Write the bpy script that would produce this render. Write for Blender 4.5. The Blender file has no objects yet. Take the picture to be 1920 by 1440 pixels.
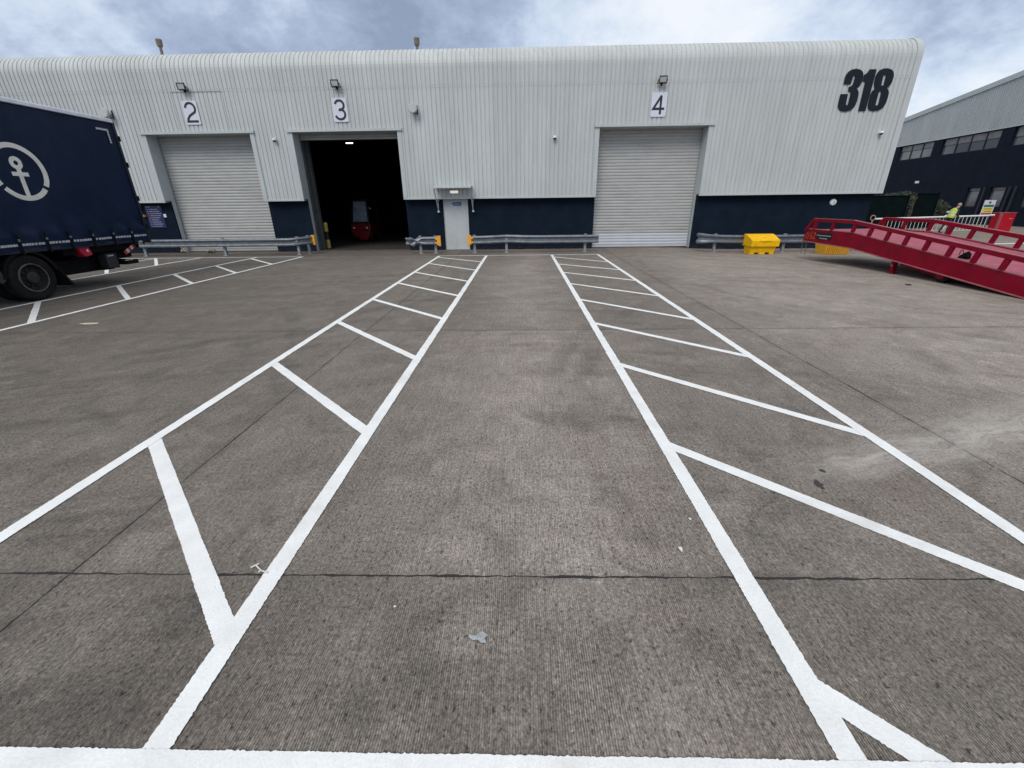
import bpy, bmesh, math, random
from mathutils import Vector, Matrix
random.seed(7)
C = bpy.context.scene.collection
PI = math.pi
# ------------------------------------------------------------------ node helpers
class NT:
    def __init__(s, tree):
        s.t = tree; s.n = tree.nodes; s.l = tree.links
    def new(s, typ, **kw):
        n = s.n.new(typ)
        for k, v in kw.items(): setattr(n, k, v)
        return n
    def put(s, sock, v):
        if v is None: return
        if hasattr(v, 'is_output') or hasattr(v, 'node'): s.l.new(v, sock)
        else:
            if sock.type == 'RGBA' and len(v) == 3: v = (*v, 1)
            sock.default_value = v
    def math(s, op, a, b=None, c=None, clamp=False):
        n = s.new('ShaderNodeMath', operation=op, use_clamp=clamp)
        s.put(n.inputs[0], a); s.put(n.inputs[1], b); s.put(n.inputs[2], c)
        return n.outputs[0]
    def vmath(s, op, a, b=None):
        n = s.new('ShaderNodeVectorMath', operation=op); s.put(n.inputs[0], a); s.put(n.inputs[1], b)
        return n.outputs[0]
    def noise(s, vec, scale, detail=4, rough=.55, dist=0):
        n = s.new('ShaderNodeTexNoise'); s.put(n.inputs['Vector'], vec)
        n.inputs['Scale'].default_value = scale; n.inputs['Detail'].default_value = detail
        n.inputs['Roughness'].default_value = rough; n.inputs['Distortion'].default_value = dist
        return n.outputs['Fac']
    def mapr(s, v, a, b, c=0., d=1., smooth=False):
        n = s.new('ShaderNodeMapRange'); n.clamp = True
        if smooth: n.interpolation_type = 'SMOOTHSTEP'
        s.put(n.inputs[0], v)
        for i, x in enumerate((a, b, c, d)): n.inputs[i+1].default_value = x
        return n.outputs[0]
    def mix(s, f, a, b, mode='MIX'):
        n = s.new('ShaderNodeMix', data_type='RGBA', blend_type=mode)
        s.put(n.inputs[0], f); s.put(n.inputs[6], a); s.put(n.inputs[7], b)
        return n.outputs[2]
    def ramp(s, f, stops):
        n = s.new('ShaderNodeValToRGB'); r = n.color_ramp
        while len(r.elements) < len(stops): r.elements.new(.5)
        for e, (p, c) in zip(r.elements, stops):
            e.position = p; e.color = (*c, 1) if len(c) == 3 else c
        s.put(n.inputs[0], f); return n.outputs[0]
    def scalev(s, vec, sc):
        n = s.new('ShaderNodeMapping'); s.put(n.inputs[0], vec); n.inputs['Scale'].default_value = sc
        return n.outputs[0]
    def sep(s, v):
        n = s.new('ShaderNodeSeparateXYZ'); s.put(n.inputs[0], v); return n.outputs
    def comb(s, x, y, z):
        n = s.new('ShaderNodeCombineXYZ')
        for i, q in enumerate((x, y, z)): s.put(n.inputs[i], q)
        return n.outputs[0]
    def bump(s, h, strength=.3, dist=.01):
        n = s.new('ShaderNodeBump'); n.inputs['Strength'].default_value = strength
        n.inputs['Distance'].default_value = dist; s.put(n.inputs['Height'], h); return n.outputs[0]

def base_mat(name):
    m = bpy.data.materials.new(name); m.use_nodes = True
    t = NT(m.node_tree); b = t.n['Principled BSDF']
    pos = t.new('ShaderNodeNewGeometry').outputs['Position']
    return m, t, b, pos

def mat(name, col, rough=.6, metal=0., var=.2, scale=2.5, bump=0., bscale=30, stretch=(1,1,1), dirt=None, spec=.5, coat=0):
    m, t, b, pos = base_mat(name)
    v = t.scalev(pos, stretch)
    n = t.noise(v, scale, 5, .6)
    f = t.mapr(n, .3, .7, 1-var, 1+var)
    c = t.mix(1., (*col, 1), t.comb(f, f, f), 'MULTIPLY')
    if dirt:
        d = t.mapr(t.noise(t.scalev(pos, dirt[2]), 1., 6, .65), .48, .75, 0, dirt[1], True)
        c = t.mix(d, c, dirt[0])
    t.put(b.inputs['Base Color'], c)
    b.inputs['Roughness'].default_value = rough; b.inputs['Metallic'].default_value = metal
    b.inputs['Specular IOR Level'].default_value = spec
    b.inputs['Coat Weight'].default_value = coat
    rr = t.mapr(t.noise(pos, scale*3, 4), .3, .7, max(0.02, rough-.08), min(1, rough+.08)); t.put(b.inputs['Roughness'], rr)
    if bump:
        t.put(b.inputs['Normal'], t.bump(t.noise(pos, bscale, 4), bump, .01))
    return m

def emis(name, col, s):
    m, t, b, pos = base_mat(name)
    b.inputs['Base Color'].default_value = (.8,.8,.8,1)
    b.inputs['Emission Color'].default_value = (*col, 1); b.inputs['Emission Strength'].default_value = s
    return m

# ------------------------------------------------------------------ mesh builder
class MB:
    def __init__(s): s.v = []; s.f = []; s.m = []; s.k = 0
    def add(s, vs, fs):
        o = len(s.v); s.v += [tuple(v) for v in vs]
        for f in fs: s.f.append([i+o for i in f]); s.m.append(s.k)
    def box(s, x0, y0, z0, x1, y1, z1):
        x0,x1 = sorted((x0,x1)); y0,y1 = sorted((y0,y1)); z0,z1 = sorted((z0,z1))
        vs = [(x,y,z) for x in (x0,x1) for y in (y0,y1) for z in (z0,z1)]
        s.add(vs, [(0,1,3,2),(4,6,7,5),(0,4,5,1),(2,3,7,6),(0,2,6,4),(1,5,7,3)])
    def obox(s, c, ux, uy, uz, hx, hy, hz):
        c = Vector(c); ux, uy, uz = [Vector(u).normalized() for u in (ux,uy,uz)]
        vs = [c+ux*a*hx+uy*b*hy+uz*d*hz for a in (-1,1) for b in (-1,1) for d in (-1,1)]
        s.add(vs, [(0,1,3,2),(4,6,7,5),(0,4,5,1),(2,3,7,6),(0,2,6,4),(1,5,7,3)])
    def bar(s, p0, p1, w, h, up=(0,0,1)):
        p0, p1 = Vector(p0), Vector(p1); d = (p1-p0); L = d.length; d.normalize(); up = Vector(up)
        if abs(d.dot(up)) > .99: up = Vector((0,1,0))
        r = d.cross(up).normalized(); u = r.cross(d)
        s.obox((p0+p1)/2, d, r, u, L/2, w/2, h/2)
    def prism(s, poly, axis, a, b):
        n = len(poly)
        def P(p, t):
            return {'x': (t, p[0], p[1]), 'y': (p[0], t, p[1]), 'z': (p[0], p[1], t)}[axis]
        vs = [P(p, a) for p in poly] + [P(p, b) for p in poly]
        s.add(vs, [list(range(n))[::-1], list(range(n, 2*n))] + [[i, (i+1)%n, n+(i+1)%n, n+i] for i in range(n)])
    def cyl(s, p0, p1, r0, r1=None, n=16, caps=True):
        r1 = r0 if r1 is None else r1
        p0, p1 = Vector(p0), Vector(p1); d = (p1-p0).normalized()
        a = Vector((0,0,1)) if abs(d.z) < .9 else Vector((1,0,0))
        u = d.cross(a).normalized(); w = d.cross(u)
        vs = [p0+(u*math.cos(2*PI*i/n)+w*math.sin(2*PI*i/n))*r0 for i in range(n)] + [p1+(u*math.cos(2*PI*i/n)+w*math.sin(2*PI*i/n))*r1 for i in range(n)]
        fs = [[i, (i+1)%n, n+(i+1)%n, n+i] for i in range(n)]
        if caps: fs += [list(range(n))[::-1], list(range(n, 2*n))]
        s.add(vs, fs)
    def lathe(s, prof, c, axis='z', n=24):      # prof: (r, h)
        c = Vector(c); vs = []
        for r, h in prof:
            for i in range(n):
                a = 2*PI*i/n; x, y = r*math.cos(a), r*math.sin(a)
                vs.append(c + Vector({'z': (x,y,h), 'x': (h,x,y), 'y': (x,h,y)}[axis]))
        k = len(prof)
        fs = [[j*n+i, j*n+(i+1)%n, (j+1)*n+(i+1)%n, (j+1)*n+i] for j in range(k-1) for i in range(n)]
        s.add(vs, fs)
    def tube(s, pts, r, n=8, caps=True):
        pts = [Vector(p) for p in pts]; vs = []; prev = None
        for i, p in enumerate(pts):
            d = (pts[min(i+1, len(pts)-1)] - pts[max(i-1, 0)]).normalized()
            if prev is None:
                a = Vector((0,0,1)) if abs(d.z) < .9 else Vector((1,0,0)); u = d.cross(a).normalized()
            else: u = (prev - d*prev.dot(d)).normalized()
            prev = u; w = d.cross(u)
            vs += [p+(u*math.cos(2*PI*j/n)+w*math.sin(2*PI*j/n))*r for j in range(n)]
        k = len(pts)
        fs = [[i*n+j, i*n+(j+1)%n, (i+1)*n+(j+1)%n, (i+1)*n+j] for i in range(k-1) for j in range(n)]
        if caps: fs += [list(range(n))[::-1], list(range((k-1)*n, k*n))]
        s.add(vs, fs)
    def grid(s, rows):                          # rows: list of equal lists of points
        n = len(rows[0]); vs = [p for r in rows for p in r]
        s.add(vs, [[i*n+j, i*n+j+1, (i+1)*n+j+1, (i+1)*n+j] for i in range(len(rows)-1) for j in range(n-1)])
    def poly(s, outer, holes, to3, thick):      # filled outline with holes, extruded; to3(p, t)
        bm = bmesh.new(); es = []
        for loop in [outer]+holes:
            vs = [bm.verts.new((p[0], p[1], 0)) for p in loop]
            es += [bm.edges.new((vs[i], vs[(i+1)%len(vs)])) for i in range(len(vs))]
        bmesh.ops.triangle_fill(bm, use_beauty=True, use_dissolve=False, edges=es)
        bm.verts.index_update()
        base = [v.co.copy() for v in bm.verts]; n = len(base)
        fs = [[v.index for v in f.verts] for f in bm.faces]
        be = [(e.verts[0].index, e.verts[1].index) for e in bm.edges if len(e.link_faces) == 1]
        bm.free()
        vs = [to3(p, 0) for p in base] + [to3(p, thick) for p in base]
        s.add(vs, [f[::-1] for f in fs] + [[i+n for i in f] for f in fs] + [[a, b, b+n, a+n] for a, b in be])
    def stroke(s, pts, w, to3, thick):
        pts = [Vector((p[0], p[1], 0)) for p in pts]; L, R = [], []
        for i, p in enumerate(pts):
            a = (p-pts[i-1]).normalized() if i else None
            b = (pts[i+1]-p).normalized() if i < len(pts)-1 else None
            a = a or b; b = b or a
            na, nb = Vector((-a.y, a.x, 0)), Vector((-b.y, b.x, 0)); m = (na+nb).normalized()
            k = w/2/max(.35, m.dot(na)); L.append(p+m*k); R.append(p-m*k)
        n = len(pts); top = L+R
        vs = [to3(p, thick) for p in top]+[to3(p, 0) for p in top]
        fs = [[i, i+1, n+i+1, n+i] for i in range(n-1)]
        N = 2*n; loop = list(range(n))+list(range(2*n-1, n-1, -1))
        fs += [[loop[i], loop[(i+1)%N], loop[(i+1)%N]+N, loop[i]+N] for i in range(N)]
        s.add(vs, fs)
    def build(s, name, mats, parent=None, bevel=0, smooth=None, seg=2):
        off = origin(parent)
        me = bpy.data.meshes.new(name)
        me.from_pydata([(v[0]-off[0], v[1]-off[1], v[2]-off[2]) for v in s.v], [], s.f)
        ms = mats if isinstance(mats, (list, tuple)) else [mats]
        for m in ms: me.materials.append(m)
        for p, k in zip(me.polygons, s.m): p.material_index = k
        bm = bmesh.new(); bm.from_mesh(me)
        bmesh.ops.recalc_face_normals(bm, faces=bm.faces)
        if bevel:
            es = [e for e in bm.edges if len(e.link_faces) == 2 and e.calc_face_angle(0) > .5]
            bmesh.ops.bevel(bm, geom=es, offset=bevel, segments=seg, profile=.6, affect='EDGES', clamp_overlap=True)
        bm.to_mesh(me); bm.free()
        if smooth:
            for p in me.polygons: p.use_smooth = True
            me.set_sharp_from_angle(angle=math.radians(smooth))
        o = bpy.data.objects.new(name, me); C.objects.link(o)
        if parent: o.parent = parent
        return o
ORG = {}
def origin(p):
    while p is not None and p.parent is not None: p = p.parent
    return ORG.get(p.name, (0,0,0)) if p is not None else (0,0,0)
def tag(o, label=None, cat=None, group=None, kind=None):
    if label: o['label'] = label
    if cat: o['category'] = cat
    if group: o['group'] = group
    if kind: o['kind'] = kind
    return o
def thing(name, loc, label, cat, group=None):
    o = bpy.data.objects.new(name, None); C.objects.link(o); o.location = loc; o.empty_display_size = .1
    ORG[o.name] = tuple(loc); return tag(o, label, cat, group)
def copy_tree(o, parent=None):
    c = o.copy(); C.objects.link(c)
    if parent: c.parent = parent
    for ch in [x for x in bpy.data.objects if x.parent == o]: copy_tree(ch, c)
    return c
def struct(mb, name, m, **kw):
    return tag(mb.build(name, m, **kw), kind='structure')
def sstep(a, b, x):
    t = max(0, min(1, (x-a)/(b-a))); return t*t*(3-2*t)
def gz(x, y):                                   # the yard falls slightly towards a drain line by the right end of the wall
    return -.085*sstep(5.5, 9, x)*sstep(11, 16.5, y)*(1-sstep(20.5, 25, y))*(1-sstep(15, 20, x))

# ------------------------------------------------------------------ materials
def make_concrete():
    m, t, b, pos = base_mat('broomed_concrete')
    x, y, z = t.sep(pos)
    flat = t.comb(x, y, 0.)
    big = t.noise(flat, .35, 4, .6, .6)
    med = t.noise(flat, 1.7, 5, .62, .4)
    # broom tines run away from the camera, along y, wandering slightly
    wob = t.math('MULTIPLY', t.math('SUBTRACT', t.noise(flat, .8, 2), .5), .05)
    xx = t.math('ADD', x, wob)
    tine = t.noise(t.comb(t.math('MULTIPLY', xx, 105.), t.math('MULTIPLY', y, 5.), 0.), 1., 2, .6)
    tine2 = t.noise(t.comb(t.math('MULTIPLY', xx, 38.), t.math('MULTIPLY', y, 1.3), 3.), 1., 3, .6)
    st = t.comb(x, t.math('MULTIPLY', y, .62), 0.)
    grit = t.noise(st, 62., 4, .78)
    wv = t.math('SINE', t.math('ADD', t.math('MULTIPLY', xx, 640.), t.math('MULTIPLY', t.noise(t.comb(t.math('MULTIPLY', x, 14.), t.math('MULTIPLY', y, 3.), 0.), 1., 3, .6), 7.)))
    wvm = t.math('MULTIPLY', t.mapr(t.noise(t.comb(t.math('MULTIPLY', x, 2.2), t.math('MULTIPLY', y, .8), 1.), 1.3, 4, .6), .36, .62), t.mapr(y, 1.6, 4., 1., .45))
    grit2 = t.noise(st, 120., 3, .75)
    pit = t.mapr(t.noise(t.vmath('ADD', st, (9.1, 4.2, 0)), 44., 4, .65), .60, .66)
    ix = t.math('FLOOR', t.math('DIVIDE', t.math('ADD', x, 2.42), 5.84))
    iy = t.math('FLOOR', t.math('DIVIDE', t.math('SUBTRACT', y, 1.69), 4.77))
    wn = t.new('ShaderNodeTexWhiteNoise', noise_dimensions='2D'); t.put(wn.inputs['Vector'], t.comb(ix, iy, 0.))
    slab = t.mapr(wn.outputs['Value'], 0, 1, .93, 1.07)
    near = t.mapr(t.math('ADD', y, wob), 1.60, 1.74, .84, 1., True)                 # front slab is older and darker
    # traffic dirt plus vignetting painted into the tone: darker where lorries turn at the left, cleaner in the middle bay and to the right
    xt = t.math('ADD', x, t.math('ADD', t.math('MULTIPLY', t.math('SUBTRACT', big, .5), 2.6), t.math('MULTIPLY', t.math('SUBTRACT', med, .5), .9)))
    film_vignette = t.ramp(t.mapr(xt, -12, 12), [(q/24+.5, (v,)*3) for q, v in ((-11.9,.54),(-7,.55),(-4,.62),(-2.6,.68),(-1.25,.68),(-.55,.84),(-.05,1.),(.4,.98),(.9,.80),(1.5,.72),(2.6,.74),(3.6,.82),(5.4,1.08),(11.9,1.10))])
    tone = t.mix(t.mapr(big, .3, .7), (.232,.210,.190), (.270,.246,.223))
    tone = t.mix(t.mapr(med, .35, .7), tone, (.224,.200,.179))
    apr = t.mapr(t.math('ADD', y, t.math('MULTIPLY', med, .1)), 17.2, 17.3)
    tone = t.mix(t.math('MULTIPLY', apr, .7), tone, (.215,.180,.158))
    redm = t.mapr(t.noise(t.vmath('ADD', flat, (31, 7, 0)), .9, 5, .6), .55, .72)
    tone = t.mix(t.math('MULTIPLY', redm, .30), tone, (.195,.145,.130))
    sw = t.noise(t.comb(t.math('ADD', t.math('MULTIPLY', y, 1.5), t.math('MULTIPLY', t.math('POWER', t.math('ABSOLUTE', x), 1.5), .16)), t.math('MULTIPLY', x, .12), 0.), 1.6, 6, .75, .3)
    scuff = t.math('MULTIPLY', t.mapr(sw, .48, .66, 0, 1, True), t.mapr(t.noise(flat, .22, 2), .36, .58))
    mott = t.mapr(t.noise(t.vmath('ADD', flat, (3.3, 8.8, 0)), 1.5, 7, .70, .9), .47, .68, 0, 1, True)
    mott2 = t.mapr(t.noise(t.vmath('ADD', flat, (13.3, 2.8, 0)), 2.6, 7, .72, .8), .33, .53, 1, 0, True)
    f = t.math('MULTIPLY', slab, near)
    f = t.math('MULTIPLY', f, t.mapr(tine, .32, .68, .82, 1.18))
    f = t.math('MULTIPLY', f, t.mapr(tine2, .3, .7, .90, 1.10))
    f = t.math('MULTIPLY', f, t.mapr(grit, .34, .66, .56, 1.44))
    f = t.math('MULTIPLY', f, t.math('ADD', 1., t.math('MULTIPLY', t.math('MULTIPLY', wv, wvm), .38)))
    f = t.math('MULTIPLY', f, t.mapr(grit2, .34, .66, .60, 1.40))
    f = t.math('MULTIPLY', f, t.math('SUBTRACT', 1., t.math('MULTIPLY', scuff, .26)))
    f = t.math('MULTIPLY', f, t.math('SUBTRACT', 1., t.math('MULTIPLY', mott, t.mapr(y, 2., 8., .32, .14))))
    f = t.math('MULTIPLY', f, t.math('ADD', 1., t.math('MULTIPLY', mott2, .24)))
    f = t.math('MULTIPLY', f, t.math('SUBTRACT', 1., t.math('MULTIPLY', pit, .62)))
    def arcmark(cx, cy, r, w, amt, y0_, y1_):
        rr = t.math('SQRT', t.math('ADD', t.math('POWER', t.math('SUBTRACT', x, cx), 2.), t.math('POWER', t.math('SUBTRACT', y, cy), 2.)))
        e = t.math('ABSOLUTE', t.math('SUBTRACT', t.math('ADD', rr, t.math('MULTIPLY', t.math('SUBTRACT', med, .5), .10)), r))
        k = t.mapr(e, w*.4, w, 1, 0, True)
        k = t.math('MULTIPLY', k, t.mapr(t.noise(flat, 1.1, 4, .6), .38, .6))
        k = t.math('MULTIPLY', k, t.math('MULTIPLY', t.mapr(y, y0_, y0_+1.2, 0, 1, True), t.mapr(y, y1_-1.5, y1_, 1, 0, True)))
        return t.math('SUBTRACT', 1., t.math('MULTIPLY', k, amt))
    for q in ((9.5, 3.0, 8.9, .16, .22, 2.2, 9.), (9.5, 3.0, 9.25, .16, .20, 2.2, 9.), (-9.0, 11.5, 7.2, .18, .22, 4., 15.), (-9.0, 11.5, 7.6, .18, .2, 4., 15.), (-12., 2., 9.6, .17, .2, 2., 9.), (14., 13., 10.3, .18, .18, 5., 16.), (14., 13., 10.7, .18, .18, 5., 16.), (12., 2.5, 7.5, .2, .16, 2., 8.)):
        f = t.math('MULTIPLY', f, arcmark(*q))
    tone = t.mix(1., tone, film_vignette, 'MULTIPLY')
    col = t.mix(1., tone, t.comb(f, f, f), 'MULTIPLY')
    # pale aggregate and reddish stones
    ag = t.mapr(t.noise(t.vmath('ADD', flat, (51, 77, 0)), 120., 1, .5), .70, .76)
    col = t.mix(t.math('MULTIPLY', ag, .55), col, (.36,.32,.285))
    # joints, with broken dark sealant
    jn = t.math('MULTIPLY', t.math('SUBTRACT', t.noise(flat, 7., 4, .7), .5), .035)
    jw = t.mapr(t.noise(flat, 3.3, 4, .75), .42, .68, .0035, .011)
    def joint(coord, period, off):
        u = t.math('ADD', t.math('SUBTRACT', coord, off), jn)
        u = t.math('ABSOLUTE', t.math('SUBTRACT', t.math('MODULO', t.math('ADD', u, period*40.5), period), period/2))
        return u
    jy, jx = joint(y, 4.77, 1.69), joint(x, 5.84, -2.42)
    j = t.math('MINIMUM', jy, jx)
    jm = t.math('LESS_THAN', j, jw)
    side = t.mapr(j, .0, .10, .35, 0, True)
    col = t.mix(t.math('MULTIPLY', side, t.mapr(med, .4, .6)), col, (.10,.095,.09))
    deb = t.math('MULTIPLY', t.mapr(t.math('ADD', y, t.math('MULTIPLY', med, .5)), 19.15, 19.5, 0, 1, True), t.mapr(t.noise(flat, 6., 6, .75), .42, .6))
    deb = t.math('MULTIPLY', deb, t.mapr(y, 19.4, 19.62, 1, 0))
    col = t.mix(t.math('MULTIPLY', deb, .75), col, (.05,.045,.035))
    aj = t.math('LESS_THAN', t.math('ABSOLUTE', t.math('ADD', t.math('SUBTRACT', y, 17.24), jn)), .012)
    col = t.mix(t.math('MAXIMUM', jm, aj), col, (.028,.026,.025))
    # white dust swept across the right bay
    du = t.math('ADD', t.math('MULTIPLY', t.math('SUBTRACT', x, 1.55), .956), t.math('MULTIPLY', t.math('SUBTRACT', y, 2.53), .294))
    dv = t.math('SUBTRACT', t.math('MULTIPLY', t.math('SUBTRACT', y, 2.62), .956), t.math('MULTIPLY', t.math('SUBTRACT', x, 1.9), .294))
    dv = t.math('ADD', dv, t.math('MULTIPLY', t.math('SUBTRACT', t.noise(flat, 2.2, 4), .5), .35))
    wid = t.mapr(du, 0, 3., .16, .46)
    dm = t.math('MULTIPLY', t.math('SUBTRACT', 1., t.math('DIVIDE', t.math('ABSOLUTE', dv), wid), clamp=True), t.mapr(du, 0, 1.3, 0, 1, True))
    dm = t.math('MULTIPLY', dm, t.mapr(t.noise(t.comb(t.math('MULTIPLY', du, .8), t.math('MULTIPLY', dv, 11.), 0.), 1.6, 5, .7), .3, .62))
    dm = t.math('MULTIPLY', dm, t.mapr(du, 3.2, 4.6, 1, 0, True))
    col = t.mix(t.math('MULTIPLY', dm, .62), col, (.52,.50,.475))
    t.put(b.inputs['Base Color'], col)
    t.put(b.inputs['Roughness'], t.mapr(med, .3, .7, .80, .92)); b.inputs['Specular IOR Level'].default_value = .35
    h = t.math('ADD', t.math('ADD', t.math('MULTIPLY', tine, .6), t.math('MULTIPLY', t.math('MULTIPLY', wv, wvm), .35)), t.math('ADD', t.math('MULTIPLY', grit, .9), t.math('MULTIPLY', pit, -.9)))
    h = t.math('SUBTRACT', h, t.math('MULTIPLY', jm, 2.5))
    t.put(b.inputs['Normal'], t.bump(h, .55, .006))
    return m

def make_paint():
    m, t, b, pos = base_mat('road_paint')
    x, y, z = t.sep(pos); flat = t.comb(x, y, 0.)
    n = t.noise(flat, 5., 5, .65); g = t.noise(flat, 90., 3, .7); w = t.noise(flat, 34., 5, .75)
    c = t.mix(t.mapr(n, .35, .7), (.80,.83,.85), (.70,.725,.74))
    f = t.mapr(g, .25, .75, .88, 1.08); c = t.mix(1., c, t.comb(f, f, f), 'MULTIPLY')
    chip = t.math('GREATER_THAN', w, .70)
    c = t.mix(chip, c, (.14,.13,.125))
    tine = t.noise(t.comb(t.math('MULTIPLY', x, 105.), t.math('MULTIPLY', y, 5.), 0.), 1., 2, .6)
    scr = t.mapr(t.noise(t.comb(t.math('MULTIPLY', x, 40.), t.math('MULTIPLY', y, 4.), 5.), 1., 5, .7), .66, .74)
    c = t.mix(t.math('MULTIPLY', scr, .5), c, (.35,.34,.33))
    sc2 = t.mapr(t.noise(t.vmath('ADD', flat, (7, 3, 0)), 1.3, 5, .7),   .52, .74, 0, .36, True)
    c = t.mix(sc2, c, (.40,.395,.385))
    t.put(b.inputs['Base Color'], c); b.inputs['Roughness'].default_value = .7
    t.put(b.inputs['Normal'], t.bump(t.math('ADD', t.math('MULTIPLY', g, .9), t.math('MULTIPLY', tine, .7)), .45, .004))
    return m

def make_cladding(name, col, streak=.16, sx=5.):
    m, t, b, pos = base_mat(name)
    x, y, z = t.sep(pos)
    s = t.noise(t.comb(t.math('MULTIPLY', t.math('ADD', x, y), sx), t.math('MULTIPLY', z, .35), 0.), 1., 6, .7)
    bl = t.noise(pos, .6, 3, .5); sheet = t.new('ShaderNodeTexWhiteNoise', noise_dimensions='1D')
    t.put(sheet.inputs['W'], t.math('FLOOR', t.math('ADD', t.math('ADD', x, y), .05)))
    f = t.math('MULTIPLY', t.mapr(s, .35, .75, 1+streak*.4, 1-streak), t.mapr(bl, .3, .7, .96, 1.04))
    f = t.math('MULTIPLY', f, t.mapr(sheet.outputs['Value'], 0, 1, .965, 1.03))
    c = t.mix(1., (*col, 1), t.comb(f, f, f), 'MULTIPLY')
    sp = t.mapr(t.noise(pos, 26., 3, .6), .70, .78, 0, .35); c = t.mix(sp, c, (.20,.21,.19))
    gr = t.mapr(t.noise(t.comb(t.math('MULTIPLY', x, 1.4), t.math('MULTIPLY', z, .5), 2.), 1.2, 5, .65), .5, .8, 0, .3, True); c = t.mix(gr, c, (col[0]*.88, col[1]*.93, col[2]*.84))
    t.put(b.inputs['Base Color'], c); b.inputs['Roughness'].default_value = .5
    t.put(b.inputs['Normal'], t.bump(t.noise(pos, 3., 2), .12, .02))
    return m

def make_blockwork(name, col):
    m, t, b, pos = base_mat(name)
    x, y, z = t.sep(pos)
    br = t.new('ShaderNodeTexBrick'); t.put(br.inputs['Vector'], t.comb(t.math('ADD', x, y), z, 0.))
    br.inputs['Scale'].default_value = 1.; br.inputs['Brick Width'].default_value = .45; br.inputs['Row Height'].default_value = .225
    br.inputs['Mortar Size'].default_value = .006; br.inputs['Mortar Smooth'].default_value = .6
    n = t.noise(pos, 1.6, 5, .65); n2 = t.noise(pos, 45., 3)
    f = t.math('MULTIPLY', t.mapr(n, .3, .7, .8, 1.25), t.mapr(n2, .3, .7, .92, 1.08))
    c = t.mix(1., (*col, 1), t.comb(f, f, f), 'MULTIPLY')
    foot = t.math('MULTIPLY', t.mapr(t.math('ADD', z, t.math('MULTIPLY', n, .3)), .12, .42, .4, 0, True), t.mapr(t.noise(pos, 9., 5, .7), .4, .65))
    c = t.mix(foot, c, (.06,.056,.05))
    t.put(b.inputs['Base Color'], c); b.inputs['Roughness'].default_value = .7; b.inputs['Specular IOR Level'].default_value = .05
    h = t.math('ADD', t.math('MULTIPLY', br.outputs['Fac'], -1.), t.math('MULTIPLY', n2, .35))
    t.put(b.inputs['Normal'], t.bump(h, .3, .006))
    return m

def make_glass(name, col, rough=.06):
    m, t, b, pos = base_mat(name)
    n = t.noise(pos, .7, 4); c = t.mix(t.mapr(n, .35, .65), (col[0]*.6, col[1]*.6, col[2]*.6, 1), (*col, 1))
    t.put(b.inputs['Base Color'], c); b.inputs['Roughness'].default_value = rough
    b.inputs['Specular IOR Level'].default_value = .8
    t.put(b.inputs['Normal'], t.bump(t.noise(pos, 1.1, 2), .06, .02))
    return m

def make_leaf(name, c1, c2):
    m, t, b, pos = base_mat(name)
    t.put(b.inputs['Base Color'], t.mix(t.mapr(t.noise(pos, 4., 4), .35, .65), c1, c2)); b.inputs['Roughness'].default_value = .6
    return m

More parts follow.
